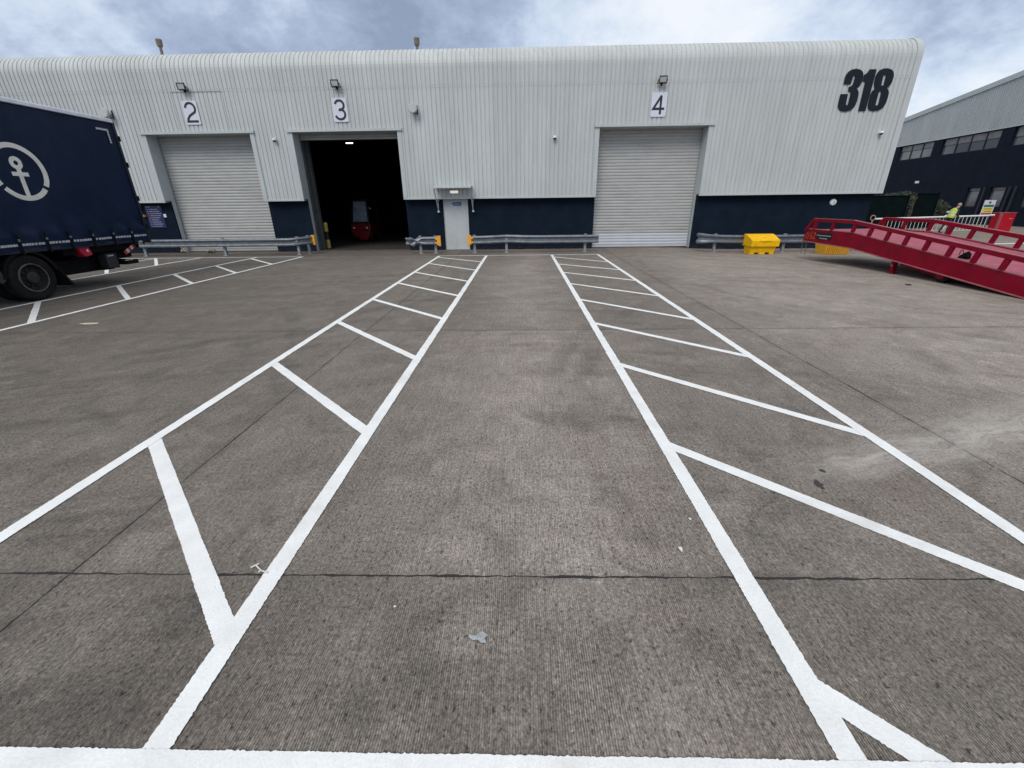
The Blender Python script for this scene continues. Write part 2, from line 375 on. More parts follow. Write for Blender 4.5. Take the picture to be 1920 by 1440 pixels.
MT = dict(
    concrete=make_concrete(), paint=make_paint(),
    clad=make_cladding('grey_cladding', (.475,.510,.516), .14), clad2=make_cladding('far_grey_cladding', (.40,.44,.455)),
    flash=mat('grey_flashing', (.455,.495,.505), .5, var=.06, scale=1.5, dirt=((.30,.31,.29), .35, (2,2,.4))),
    navy=make_blockwork('navy_blockwork', (.0072,.0140,.0255)), navy2=make_blockwork('far_navy_render', (.011,.016,.028)),
    slat=mat('shutter_slats', (.385,.395,.39), .5, .05, var=.08, scale=1.5, stretch=(1,1,3), dirt=((.28,.28,.27), .4, (1.2,1.2,3))),
    slatnew=mat('new_shutter_slats', (.50,.525,.57), .45, .05, var=.05),
    door=mat('door_paint', (.47,.505,.515), .5, var=.06, dirt=((.33,.33,.31), .4, (3,3,2))),
    galv=mat('galvanised_steel', (.19,.215,.245), .45, .6, var=.25, scale=7, bump=.1, bscale=25, dirt=((.12,.10,.09), .5, (3,3,6))),
    post=mat('weathered_galvanised_post', (.30,.33,.34), .55, .45, var=.2, scale=9),
    yellow=mat('yellow_plastic', (.88,.50,.004), .5, spec=.25, var=.07, scale=4, bump=.05, dirt=((.30,.19,.03), .6, (9,9,7))),
    yellow2=mat('weathered_yellow_plastic', (.74,.40,.03), .55, var=.14, scale=6),
    endcap=mat('amber_reflector', (.80,.38,.03), .45, var=.1, scale=12),
    dark=mat('shaded_void_lining', (.035,.036,.04), .8, var=.2), darkfloor=mat('shaded_dark_floor', (.035,.033,.031), .85, var=.3, scale=1.5),  # interior shade painted into the lining and floor colours
    black=mat('black_plastic', (.010,.010,.011), .55, var=.2, spec=.3), matblack=mat('matt_black_fabric', (.006,.006,.007), .95, var=.3, spec=.05), rubber=mat('tyre_rubber', (.011,.011,.012), .85, var=.3, scale=8, bump=.2, spec=.15, dirt=((.035,.032,.03), .6, (6,6,6))),
    white=mat('white_plastic', (.72,.74,.75), .4, var=.05), sign=mat('white_sign_face', (.62,.65,.74), .35, var=.05, scale=3),
    ink=mat('dark_sign_ink', (.012,.016,.028), .45, var=.1), numeral=mat('navy_numeral_board', (.011,.016,.024), .6, spec=.15, var=.18, scale=4),
    lens=mat('lamp_lens', (.42,.43,.43), .2, var=.1), lamp=emis('bulkhead_lamp', (1,1,.88), .45), hibay=emis('lit_high_bay', (1,.98,.95), 5.),
    flue=mat('weathered_flue', (.15,.13,.105), .7, var=.3, scale=9),
    red=mat('ramp_red_paint', (.225,.0015,.019), .5, spec=.14, var=.2, scale=2.2, bump=.06, bscale=9, dirt=((.075,.024,.018), .7, (9,6,11))),
    redlip=mat('worn_ramp_edge', (.36,.11,.13), .5, var=.25, scale=5), 
    machine=mat('red_machine_paint', (.42,.008,.022), .4, var=.08), fork=mat('forklift_red_paint', (.17,.003,.010), .35, var=.1),
    navyfab=mat('navy_curtain_fabric', (.0036,.0130,.041), .45, var=.14, scale=1.6, bump=.12, bscale=2.2, spec=.18, dirt=((.012,.024,.055), .5, (1.1,1.1,.5))),
    navydark=mat('navy_frame_paint', (.007,.012,.03), .45, var=.2), alu=mat('aluminium_rail', (.62,.64,.67), .35, .7, var=.12, scale=5),
    logo=mat('cream_print', (.70,.69,.64), .5, var=.13, scale=5), tape=mat('reflective_tape', (.52,.55,.58), .3, .2, var=.1),
    rim=mat('steel_wheel_rim', (.035,.034,.033), .6, .3, var=.4, scale=10, spec=.3), chassis=mat('chassis_black', (.007,.007,.008), .75, var=.3, spec=.12),
    rimedge=mat('pale_rim_edge', (.12,.115,.11), .5, .3, var=.5, scale=14),  # paler ring along the rim edge
    guide=mat('dull_steel_guide', (.085,.095,.10), .6, .2, var=.25, scale=3),
    redbox=mat('red_plastic_box', (.46,.012,.045), .4, var=.1), tailred=mat('red_tape', (.40,.03,.035), .4), orange=mat('faded_orange_letters', (.46,.07,.02), .6, var=.3, scale=15),
    glass=make_glass('window_glass', (.16,.165,.17)), glassd=make_glass('dark_window_glass', (.05,.055,.06)), blind=mat('window_blind', (.23,.24,.245), .6, var=.2, scale=2),
    frame=mat('dark_window_frame', (.014,.017,.026), .5, var=.1),
    mesh=mat('dark_green_mesh', (.0035,.0085,.0095), .9, var=.3, spec=.05), whitepaint=mat('white_barrier_paint', (.72,.74,.75), .4, var=.06),
    hivis=mat('hi_vis_yellow', (.42,.52,.06), .7, var=.12, scale=9), silver=mat('silver_tape', (.60,.62,.62), .4, var=.05),
    skin=mat('skin', (.42,.25,.19), .55, var=.1), cloth=mat('dark_workwear', (.022,.024,.030), .85, var=.2, scale=9), hair=mat('grey_hair', (.30,.28,.27), .7, var=.2, scale=30),
    green=mat('sign_green', (.02,.20,.10), .45), signyel=mat('sign_yellow', (.74,.58,.02), .45), signred=mat('sign_red', (.45,.03,.04), .45),
    blue=mat('sign_blue', (.012,.10,.20), .4), infoblue=mat('info_board_blue', (.012,.014,.085), .4), infotext=mat('pale_print', (.36,.38,.48), .5),
    leaf=make_leaf('weed_leaf', (.06,.10,.025), (.10,.13,.04)), hedge=make_leaf('hedge_leaf', (.018,.030,.014), (.040,.055,.022)), flower=mat('pale_flower', (.55,.52,.40), .7), stem=mat('dry_stem', (.12,.10,.05), .8),
    scrap=mat('clear_plastic_scrap', (.33,.36,.40), .2, var=.1, scale=60), paper=mat('pale_litter', (.62,.62,.59), .7), stain=mat('oil_stain_surface', (.030,.028,.026), .6, var=.5, scale=40),
    deck=mat('dusty_toplit_red_deck', (.34,.095,.14), .75, spec=.2, var=.22, scale=5, bump=.5, bscale=70, dirt=((.26,.16,.16), .5, (1.5,.8,1))),  # dusty red deck, light from above painted into its paler tone
    floorb=mat('back_wall', (.05,.05,.052), .8),
)

# ------------------------------------------------------------------ ground and markings
def ground():
    mb = MB()
    def lin(a, b, n): return [a+(b-a)*i/n for i in range(n)]
    xs = [-500,-150,-60]+lin(-34, 5, 13)+lin(5, 20, 30)+[20,24,30,45,80,160,500]
    ys = [-500,-120,-40,-10,-2]+lin(0, 10.5, 7)+lin(10.5, 26, 31)+[26,30,40,70,150,500]
    mb.grid([[(x, y, gz(x, y)) for x in xs] for y in ys])
    return struct(mb, 'ground', MT['concrete'], smooth=60)
ground()

def ribbon(mb, x0, y0, x1, y1, w, z):
    L = math.hypot(x1-x0, y1-y0); ux, uy = (x1-x0)/L, (y1-y0)/L; nx, ny = -uy, ux
    d, A, B = 0., [], []
    ph = random.uniform(0, 9)
    def jit(yy): return random.gauss(0, .0013 if yy < 5 else .0025)+.0007*math.sin(d*9+ph)+.0006*math.sin(d*23+2*ph)
    while True:
        px, py = x0+ux*d, y0+uy*d
        a, b = w/2+jit(py), w/2+jit(py)
        A.append((px+nx*a, py+ny*a, z)); B.append((px-nx*b, py-ny*b, z))
        if d >= L: break
        d = min(L, d + (.008 if py < 3.2 else .03 if py < 8 else .2))
    mb.grid([A, B])
def curve_line(mb, pts, w, z):
    for a, b in zip(pts, pts[1:]): ribbon(mb, *a, *b, w, z)

def band(xL, xR, hatch, ytop, y0):
    mb = MB()
    for x in (xL, xR): ribbon(mb, x, y0, x+random.uniform(-.01,.01), ytop, .10, .0062)
    for yl, yr in hatch: ribbon(mb, xL+.02, yl, xR-.02, yr, .10, .004)
    return struct(mb, 'road_marking', MT['paint'])
band(-3.105, -1.32, [(3.09,1.33),(4.98,3.24),(7.02,5.14),(8.88,7.18),(10.86,9.17),(12.70,11.02),(14.70,13.0),(16.45,14.98)], 16.84, .88)
band(1.145, 2.86, [(3.02,1.32),(4.90,3.19),(6.84,5.16),(8.71,7.03),(10.58,9.0),(12.42,10.94),(14.22,12.82),(16.2,14.67)], 16.84, .88)
mb = MB(); ribbon(mb, 1.135, 1.165, 1.47, .84, .10, .004); struct(mb, 'road_marking', MT['paint'])
band(-10.23, -8.45, [(8.86,7.1),(10.82,9.1),(12.73,11.05),(14.60,12.9),(16.64,14.9)], 17.05, -3)
band(-14.2, -12.45, [(10.8,9.0),(12.72,10.95),(14.85,12.98),(17.0,14.9)], 17.05, -3)
mb = MB(); ribbon(mb, -6.5, .842, 6.5, .842, .105, .0084); struct(mb, 'road_marking', MT['paint'])
mb = MB(); ribbon(mb, -3.15, 16.88, 2.91, 16.88, .10, .0084); struct(mb, 'road_marking', MT['paint'])
mb = MB(); ribbon(mb, -24, 17.08, -8.42, 17.08, .10, .0084); struct(mb, 'road_marking', MT['paint'])
mb = MB(); ribbon(mb, 19.6, 19.35, 23.2, 19.6, .28, .004); struct(mb, 'road_marking', MT['paint'])

def blob(mb, cx, cy, rx, ry, z, n=18, rough=.3, th=.0):
    pts = []
    for i in range(n):
        a = 2*PI*i/n; k = 1+random.uniform(-rough, rough); pts.append((cx+math.cos(a)*rx*k, cy+math.sin(a)*ry*k))
    if th: mb.prism(pts, 'z', z, z+th)
    else: mb.add([(x,y,z) for x,y in pts], [list(range(n))])
mb = MB(); blob(mb, 2.03, 2.50, .026, .042, .0035, rough=.42); struct(mb, 'oil_stain', MT['stain'])
mb = MB(); blob(mb, 2.16, 2.66, .016, .024, .0035, rough=.35); struct(mb, 'oil_stain', MT['stain'])

def litter(name, x, y, rx, ry, m, label, cat, rough=.35, th=.004, rise=.0):
    mb = MB(); n = 14; rows = []
    for i in range(5):
        r = []
        for j in range(n+1):
            a = 2*PI*(j % n)/n; k = i/4*(1+rough*math.sin(3*a+x*7)*.6+rough*math.sin(5*a+y*5)*.4)
            r.append((x+math.cos(a)*rx*k, y+math.sin(a)*ry*k, .004+th*(1-i/4)+rise*abs(math.sin(a*2+i*1.3))))
        rows.append(r)
    mb.grid(rows); o = mb.build(name, m, smooth=60)
    return tag(o, label, cat)
litter('plastic_scrap', -.195, 1.34, .040, .022, MT['scrap'], 'crumpled translucent plastic scrap lying on the bare concrete between the two front white lines', 'litter', .5, .004, .008)
litter('paper_flake', .888, 1.89, .010, .018, MT['paper'], 'small white flake on the concrete just left of the right-hand bay line', 'litter')
litter('paper_flake', 1.03, 2.14, .008, .010, MT['paper'], 'tiny cream flake touching the left edge of the right-hand bay line', 'litter')
litter('paper_flake', -.62, 1.50, .006, .006, MT['paper'], 'tiny pale flake alone on dark concrete near the front slab joint', 'litter')
litter('card_scrap', -7.36, 7.02, .16, .055, mat('cream_card', (.52,.50,.38), .8), 'flat cream scrap of card beside the white line near the truck wheel', 'litter', .15)
mb = MB(); mb.tube([(-1.352,1.695,.010),(-1.372,1.700,.012),(-1.395,1.708,.012),(-1.420,1.726,.014),(-1.440,1.742,.011)], .0042, 6)
mb.tube([(-1.462,1.728,.010),(-1.448,1.738,.013),(-1.432,1.756,.010)], .0045, 6)
mb.tube([(-1.395,1.706,.011),(-1.404,1.698,.008)], .005, 6)
tag(mb.build('peeled_paint', MT['paper'], smooth=60), 'ragged white paint peeling beside the left bay line where the slab joint crosses', 'litter')
mb = MB(); mb.box(8.69,9.96,gz(8.7,10)+.003,8.765,10.05,gz(8.7,10)+.02); tag(mb.build('black_strip', MT['black'], bevel=.004), 'short black strip lying on concrete in front of the red ramp', 'litter')

# ------------------------------------------------------------------ warehouse
FY, NY, SY = 19.03, 19.30, 19.60         # cladding face, navy block face, shutter plane
XL, XR = -36., 14.38
ZB, ZL, ZJ, ZC = 2.06, 4.46, 5.87, 6.50   # cladding foot, lintel, sheet lap, curve start
P = 1/6
wh = thing('warehouse', (XL, FY, 0), 'long grey corrugated warehouse with dark navy base and rounded eaves, numbered 318', 'warehouse')
def ribs(x0, x1, pitch=P, dep=.024):
    pts = [(x0, None)]
    k = math.floor(x0/pitch)-1
    while k*pitch < x1+pitch:
        for a, d in ((.0, 0), (.118/.16667*pitch, 0), (.130/.16667*pitch, dep), (.152/.16667*pitch, dep), (.1645/.16667*pitch, 0)):
            x = k*pitch+a
            if x0 < x < x1: pts.append((x, d))
        k += 1
    pts.append((x1, None))
    def depth(x):
        u = (x/pitch - math.floor(x/pitch))*.16667
        if u < .118: return 0
        if u < .130: return dep*(u-.118)/.012
        if u < .152: return dep
        if u < .1645: return dep*(.1645-u)/.0125
        return 0
    return [(x, depth(x) if d is None else d) for x, d in pts]
D = [(-14.70,-10.565), (-8.895,-4.79), (3.01,7.15)]   # three dock openings
FW = .165                                            # flashing width
clad = MB()
edges = []; cur = XL
for a, b in D:
    edges.append((cur, a-FW)); cur = b+FW
edges.append((cur, XR-.2))
for a, b in edges:                                   # lower sheets between the doors
    pr = ribs(a, b); clad.grid([[(x, FY+d, z) for x, d in pr] for z in (ZB, 3.3, ZL+.07)])
pr = ribs(XL, XR-.2)
up = MB()
clad.grid([[(x, FY+d, z) for x, d in pr] for z in (ZL+.07, 5.1, ZJ-.02)])
rows = [[(x, FY-.003+d, z) for x, d in pr] for z in (ZJ-.03, 6.2, ZC)]
R = .67
for i in range(1, 11):
    a = PI/2*i/10*.96
    rows.append([(x, FY-.003+R-(R-d)*math.cos(a), ZC+(R-d)*math.sin(a)) for x, d in pr])
clad.grid(rows)
screws = clad; clad.k = 1
for x, d in pr[::1]:
    u = (x/P-math.floor(x/P))
    if abs(u) < .02 and x > -21: clad.obox((x+.05, FY-.010, ZJ+.05), (1,0,0),(0,1,0),(0,0,1), .009,.004,.009)
clad.k = 0
clad.build('wall_cladding', [MT['clad'], MT['post']], wh)
# roof behind the curved eaves, same profile, shallow pitch to a ridge
rf = MB(); prr = ribs(XL, XR-.2)
y0, z0 = FY+R-.006-R*math.cos(PI/2*.96), ZC+R*math.sin(PI/2*.96)
rf.grid([[(x, y0+t, z0+t*.07-d) for x, d in prr] for t in (0.0, 8, 15)] )
rf.grid([[(x, y0+15+t, z0+1.05-t*.07-d) for x, d in prr] for t in (0.0, 15)])
rf.build('roof', MT['clad'], wh)
# corner flashing round the right end, following the eaves curve
cf = MB(); prof = [(FY-.012, ZB-.03), (FY-.012, ZC)] + [(FY+R-(R+.012)*math.cos(PI/2*i/10*.96), ZC+(R+.012)*math.sin(PI/2*i/10*.96)) for i in range(1, 11)] + [(FY+R+15, ZC+R+1.06), (FY+R+30, ZC+R+.02)]
cf.grid([[(x, y, z) for y, z in prof] for x in (XR-.22, XR)])
cf.grid([[(XR, y, z) for y, z in prof], [(XR, y+(.2 if i < 3 else .1), z-(.0 if i < 3 else .16)) for i, (y, z) in enumerate(prof)]])
cf.build('corner_flashing', MT['flash'], wh)
# right end wall and back wall
ew = MB(); pe = ribs(FY+.2, 49.5)
def ztop(y):
    if y < FY+R: return ZC+math.sqrt(max(0, R*R-(FY+R-y)**2))-.02
    return ZC+R+ (y-FY-R)*.07-.03 if y < FY+R+15 else ZC+R+1.05-(y-FY-R-15)*.07-.03
ew.grid([[(XR-.02-d, y, z0_+ (ztop(y)-z0_)*k) for y, d in pe for z0_ in (ZB,)] for k in (0, .5, 1)])
ew.grid([[(x, 49.5, z) for x in (XL, XR-.03)] for z in (0, 7.1)])
ew.build('end_wall_cladding', MT['clad'], wh)
# navy blockwork base, with reveals at the openings
nv = MB(); PD = (-3.235, -2.21)
segs = []; cur = XL
for a, b in sorted(D+[PD]): segs.append((cur, a)); cur = b
segs.append((cur, XR-.16))
for a, b in segs: nv.box(a, NY, -.3, b, NY+.28, ZB)
nv.box(PD[0], NY+.001, 2.045, PD[1], NY+.279, ZB-.001)
nv.box(XR-.44, NY+.281, -.3, XR-.16, 49.4, ZB)
nv.build('base_wall', MT['navy'], wh)
# drip flashing along the foot of the cladding
for a, b in edges:
    dr = MB()
    dr.box(a-(FW if a > XL else 0), FY-.02, ZB-.055, b+(FW if b < XR-.5 else .2), FY+.05, ZB+.012)
    dr.box(a-(FW-.01 if a > XL else 0), FY+.045, ZB-.03, b+(FW-.01 if b < XR-.5 else .2), NY-.002, ZB-.01)
    dr.build('drip_flashing', MT['flash'], wh, bevel=.006)
# dock openings: flashings, reveals, lintel, guides
for i, (a, b) in enumerate(D):
    fl = MB()
    for s, e in ((a, -1), (b, 1)):
        x0, x1 = (s, s+e*FW)
        fl.box(x0, FY-.022, ZB+.013, x1, FY-.004, ZL+.02)              # face strip
        fl.box(s, FY-.003, ZB+.013, s+e*.012, NY+.3, ZL-.002)           # reveal above the base wall
        fl.box(s-e*.004, NY+.07, -.02, s+e*.02, SY+.02, ZB+.012)        # lower guide edge
    fl.box(a-FW-.03, FY-.075, ZL-.005, b+FW+.03, FY-.0245, ZL+.075)      # lintel drip
    fl.box(a-FW-.03, FY-.075, ZL+.0755, b+FW+.03, FY+.0, ZL+.085)
    fl.box(a, FY-.0235, ZL+.0005, b, NY+.3, ZL+.012)
    fl.build('dock_opening_flashing', MT['flash'], wh, bevel=.003)
    for s, e in ((a, 1), (b, -1)):
        gd = MB()
        gd.box(s-.001*e, SY-.02, 0, s+e*.035, SY-.005, ZL-.01)
        gd.box(s-.001*e, SY+.045, 0, s+e*.06, SY+.07, ZL-.01); gd.box(s-.0*e, SY-.0045, .01, s+e*.008, SY+.0445, ZL-.02)
        if i == 1:
            gd.box(s-.3*e, SY+.0705, 0, s+e*.02, SY+.25, ZL+.3); gd.box(s-.3*e, SY+.42, 0, s+e*.09, SY+.60, ZL+.3); gd.box(s-.3*e, SY+.2505, 0, s-e*.005, SY+.4195, ZL+.3)
        gd.build('shutter_guide', MT['guide'] if i == 1 else MT['post'], wh)
def shutter(a, b, zlow, ztop_, new_to):
    sh = MB(); pitch = .117
    z = zlow; rows = []; k0 = []
    while z < ztop_:
        for dz, dy in ((0,.012),(.010,.003),(.028,-.006),(.057,-.009),(.089,-.006),(.107,.003)):
            rows.append((z+dz, SY+.02+dy)); k0.append(1 if z < new_to else 0)
        z += pitch
    for (r0, r1, kk) in zip(rows, rows[1:], k0):
        sh.k = kk; sh.grid([[(a+.005, r0[1], r0[0]), (b-.005, r0[1], r0[0])], [(a+.005, r1[1], r1[0]), (b-.005, r1[1], r1[0])]])
    o = sh.build('roller_shutter', [MT['slat'], MT['slatnew']], wh, smooth=50)
    bb = MB(); bb.box(a+.006, SY-.004, zlow-.075, b-.006, SY+.05, zlow-.002); bb.build('bottom_bar', MT['slatnew'] if new_to else MT['slat'], o, bevel=.006)
    sb = MB(); sb.box(a+.006, SY+.0, zlow-.10, b-.006, SY+.03, zlow-.076); sb.build('rubber_seal', MT['black'], o)
shutter(D[0][0], D[0][1], .10, 4.46, 0)
shutter(D[2][0], D[2][1], .10, 4.46, .55)
shutter(D[1][0], D[1][1], 4.33, 4.46, 0)
# vertical jointed panel above dock door two
vp = MB()
for x in (-13.27, -11.30): vp.box(x-.007, FY-.004, 4.56, x+.007, FY+.03, 5.84)
vp.box(-13.26, FY-.0145, 5.835, -11.32, FY-.0065, 5.86); vp.build('panel_joint', MT['post'], wh)
vp = MB(); vp.box(XL, FY-.0045, ZJ-.032, XR-.23, FY-.0035, ZJ-.028); vp.build('lap_edge', mat('lap_line_grey', (.40,.435,.44), .7, var=.3, scale=1.2), wh)  # thin strip a little darker than the sheets, along the lap
# personnel door
pd = MB(); pd.box(PD[0]+.012, NY+.035, .012, PD[1]-.08, NY+.08, 2.01)
pdo = pd.build('personnel_door', MT['door'], wh, bevel=.004)
fr = MB(); fr.box(PD[0], NY+.0, .0, PD[0]+.01, NY+.12, 2.043); fr.box(PD[1]-.074, NY+.012, .0, PD[1], NY+.12, 2.043); fr.box(PD[0]+.011, NY+.005, 2.014, PD[1]-.075, NY+.12, 2.042)
fr.build('door_frame', MT['door'], wh)
th = MB(); th.box(PD[0]-.02, NY-.05, .0, PD[1]+.02, NY+.03, .014); th.build('threshold', MT['galv'], pdo)
# little canopy on two stays over it
cp = MB(); cp.prism([(FY-.50, 2.395), (FY-.50, 2.455), (FY+.0, 2.50), (FY+.0, 2.47), (FY-.48, 2.43), (FY-.48, 2.395)], 'x', -3.47, -1.97)
cpo = cp.build('door_canopy', MT['flash'], wh, bevel=.004)
for x in (-3.44, -2.0):
    st = MB(); st.bar((x, FY-.46, 2.40), (x, NY-.05, 1.58), .035, .035); st.box(x-.03, NY-.13, 1.50, x+.05, NY-.001, 1.57); st.box(x-.02, NY-.06, 1.93, x+.05, NY-.001, 1.98)
    st.bar((x, NY-.03, 2.02), (x, NY-.03, 1.52), .03, .03)
    st.build('canopy_stay', MT['flash'], cpo, bevel=.003)
# vent hood at wall foot
vh = MB(); vh.lathe([(.0,-.0),(.10,-.0),(.10,.03),(.085,.075),(.0,.085)], (-.06, NY-.08, .02), 'z', 16); vh.build('vent_hood', MT['black'], wh, smooth=40)
# interior
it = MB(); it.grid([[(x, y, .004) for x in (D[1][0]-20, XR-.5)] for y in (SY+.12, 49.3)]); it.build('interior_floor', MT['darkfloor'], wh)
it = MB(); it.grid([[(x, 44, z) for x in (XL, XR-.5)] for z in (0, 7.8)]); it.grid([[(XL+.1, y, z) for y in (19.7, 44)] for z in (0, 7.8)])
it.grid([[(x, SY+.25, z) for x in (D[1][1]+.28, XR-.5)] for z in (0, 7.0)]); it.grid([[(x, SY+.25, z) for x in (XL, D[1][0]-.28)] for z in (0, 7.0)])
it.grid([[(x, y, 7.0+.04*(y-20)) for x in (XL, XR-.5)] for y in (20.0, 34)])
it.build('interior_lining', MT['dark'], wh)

# roof flues
def flue(x, y, ztop_, label):
    t = thing('roof_flue', (x, y, 7.2), label, 'flue', 'flues on the warehouse roof')
    z = ztop_
    m = MB(); m.cyl((x,y,7.35), (x,y,z-.27), .062, n=16); m.build('pipe', MT['flue'], t, smooth=40)
    m = MB(); m.lathe([(.0,z-.02),(.125,z),(.13,z-.06),(.125,z-.2),(.11,z-.27),(.07,z-.30),(.0,z-.30)], (x,y,0), 'z', 20); m.build('cowl', MT['flue'], t, smooth=40)
flue(-16.62, 24.0, 8.95, 'weathered brown flue with tapering cowl at left, rising above dock doors one and two')
flue(-4.73, 24.0, 8.79, 'squat weathered brown flue rising over the roof between doors three and four')
bpy.context.view_layer.update()

# ------------------------------------------------------------------ things fixed on the wall
def arc(cx, cz, r, a0, a1, n=14, rz=None):
    rz = rz or r
    return [(cx+r*math.cos(math.radians(a0+(a1-a0)*i/n)), cz+rz*math.sin(math.radians(a0+(a1-a0)*i/n))) for i in range(n+1)]
DIG = {2: [arc(.0,.135,.185,172,-38,18)+[(-.08,-.10),(-.165,-.20),(-.19,-.285),(.215,-.285)]],
       3: [arc(-.0,.155,.165,165,-75,16,.155)+[(-.05,-.005)], arc(-.005,-.14,.185,92,-165,18,.165)],
       4: [[(.065,-.315),(.065,.27)], [(.075,.29),(-.20,-.135),(.21,-.135)]]}
def dock_sign(n, cx, cz, label):
    t = thing('dock_number_sign', (cx, FY-.02, cz), label, 'sign', 'dock number signs')
    m = MB(); w, h, r = .285, .392, .05
    pts = arc(w-r, h-r, r, 0, 90, 4)+arc(-w+r, h-r, r, 90, 180, 4)+arc(-w+r, -h+r, r, 180, 270, 4)+arc(w-r, -h+r, r, 270, 360, 4)
    m.prism([(cx+p[0], cz+p[1]) for p in pts], 'y', FY-.035, FY-.008); m.build('sign_plate', MT['sign'], t, bevel=.003)
    m = MB()
    for k, st in enumerate(DIG[n]): m.stroke(st, .080, lambda p, q, k=k: (cx+p[0], FY-.0352-q-.0006*k, cz+p[1]), .004)
    m.build('numeral', MT['ink'], t)
dock_sign(2, -12.64, 5.16, 'white rounded sign reading 2 above the shut dock door beside the truck')
dock_sign(3, -6.88, 5.165, 'white rounded sign reading 3 above the open dock door')
dock_sign(4, 5.16, 5.155, 'white rounded sign reading 4 above the right-hand shut dock door')

# big 318, each figure a board
def figure_to3(p, q):
    return (p[0], FY-.012-q, p[1])
def px2w(p):    # figure outline, laid out on the wall in metres
    u, v = p; z = 6.155-(v-110)/1115*1.325
    x = 11.803 + (u-160)/1115*1.325*1.0 + (v-1100)/1115*.262 - (u-160)*.00008
    return (x, z)
# rectified with the wall's own slant: figures lean slightly right
FIG = {
 '3': ([(305,520),(345,330),(375,265),(430,195),(520,140),(630,120),(730,145),(785,190),(808,250),(803,330),(775,450),(735,535),(690,590),(630,632),(662,660),(685,720),(680,800),(650,930),(605,1050),(560,1120),(500,1175),(410,1213),(300,1222),(215,1197),(175,1150),(160,1090),(180,960),(225,775),(410,770),(355,1040),(380,1062),(415,1045),(492,735),(475,708),(415,705),(440,585),(490,570),(545,525),(605,310),(590,287),(552,300),(480,520)], []),
 '1': ([(1150,135),(860,1205),(680,1205),(860,455),(800,435),(833,275),(905,235),(980,135)], []),
 '8': ([(1590,250),(1583,335),(1550,445),(1505,535),(1410,620),(1450,665),(1462,740),(1430,880),(1390,995),(1335,1090),(1240,1175),(1100,1210),(985,1195),(935,1145),(925,1080),(950,950),(990,790),(1035,700),(1120,630),(1092,575),(1088,480),(1118,345),(1165,235),(1235,155),(1330,115),(1430,108),(1530,140),(1578,195)], [[(1325,285),(1395,285),(1332,552),(1265,552)], [(1208,705),(1275,705),(1190,1060),(1115,1060)]]),
}
RECT = {}
bn = thing('building_number', (12.65, FY, 4.83), 'large dark navy numerals 318 high on the right end of the grey wall', 'building number')
HOM = None
def hom(p):
    # plane homography of the wall photographed figures: solved from four measured wall points
    return RH(p)
import_pts = [((350,130),(11.744,6.15)),((1590,250),(13.509,5.981)),((1090,1210),(13.172,4.827)),((300,1225),(12.047,4.826))]
def solve_h(pairs):
    A, B = [], []
    for (u, v), (x, z) in pairs:
        u, v = u/1000, v/1000
        A.append([u, v, 1, 0, 0, 0, -u*x, -v*x]); B.append(x); A.append([0, 0, 0, u, v, 1, -u*z, -v*z]); B.append(z)
    n = 8
    for i in range(n):
        p = max(range(i, n), key=lambda r: abs(A[r][i])); A[i], A[p] = A[p], A[i]; B[i], B[p] = B[p], B[i]
        for r in range(n):
            if r != i:
                k = A[r][i]/A[i][i]; A[r] = [a-k*b for a, b in zip(A[r], A[i])]; B[r] -= k*B[i]
    h = [B[i]/A[i][i] for i in range(n)]
    def f(p):
        u, v = p[0]/1000, p[1]/1000; w = h[6]*u+h[7]*v+1
        return ((h[0]*u+h[1]*v+h[2])/w, (h[3]*u+h[4]*v+h[5])/w)
    return f
RH = solve_h(import_pts)
for ch in '318':
    o, hs = FIG[ch]; m = MB()
    m.poly([RH(p) for p in o], [[RH(p) for p in h] for h in hs], figure_to3, .025)
    m.build('numeral', MT['numeral'], bn)

def floodlight(cx, cz, tilt, label, turn=0):
    t = thing('floodlight', (cx, FY-.02, cz), label, 'floodlight', 'floodlights over the dock doors')
    d = Vector((turn, -math.cos(tilt), -math.sin(tilt))).normalized(); ux = Vector((1, turn, 0)).normalized(); uz = ux.cross(d)
    c = Vector((cx, FY-.20, cz))
    m = MB()
    w, h = .14, .108
    for s in (-1, 1):
        m.obox(c+ux*s*(w-.011), ux, d, uz, .011, .03, h); m.obox(c+uz*s*(h-.011), ux, d, uz, w-.022, .03, .011)
    m.obox(c-d*.02, ux, d, uz, w-.02, .02, h-.02)
    m.obox(c-d*.05, ux, d, uz, w-.05, .02, h-.05)
    m.build('housing', MT['black'], t, bevel=.003)
    m = MB(); m.obox(c+d*.012, ux, d, uz, w-.023, .004, h-.023); m.build('lens', MT['lens'], t)
    m = MB(); m.bar((cx+.16, FY-.19, cz), (cx+.16, FY-.06, cz-.10), .02, .03); m.bar((cx-.16, FY-.19, cz), (cx-.16, FY-.06, cz-.10), .02, .03); m.bar((cx-.17, FY-.06, cz-.10), (cx+.17, FY-.06, cz-.10), .03, .02); m.box(cx-.03, FY-.07, cz-.16, cx+.03, FY-.001, cz-.08)
    m.build('bracket', MT['black'], t)
floodlight(-12.66, 5.985, .14, 'black square floodlight on the lap line above the sign reading 2', .06)
floodlight(-6.88, 5.99, .14, 'black square floodlight on the lap line above the sign reading 3', .03)
floodlight(5.18, 5.915, .22, 'black square floodlight on the lap line above the sign reading 4', -.05)

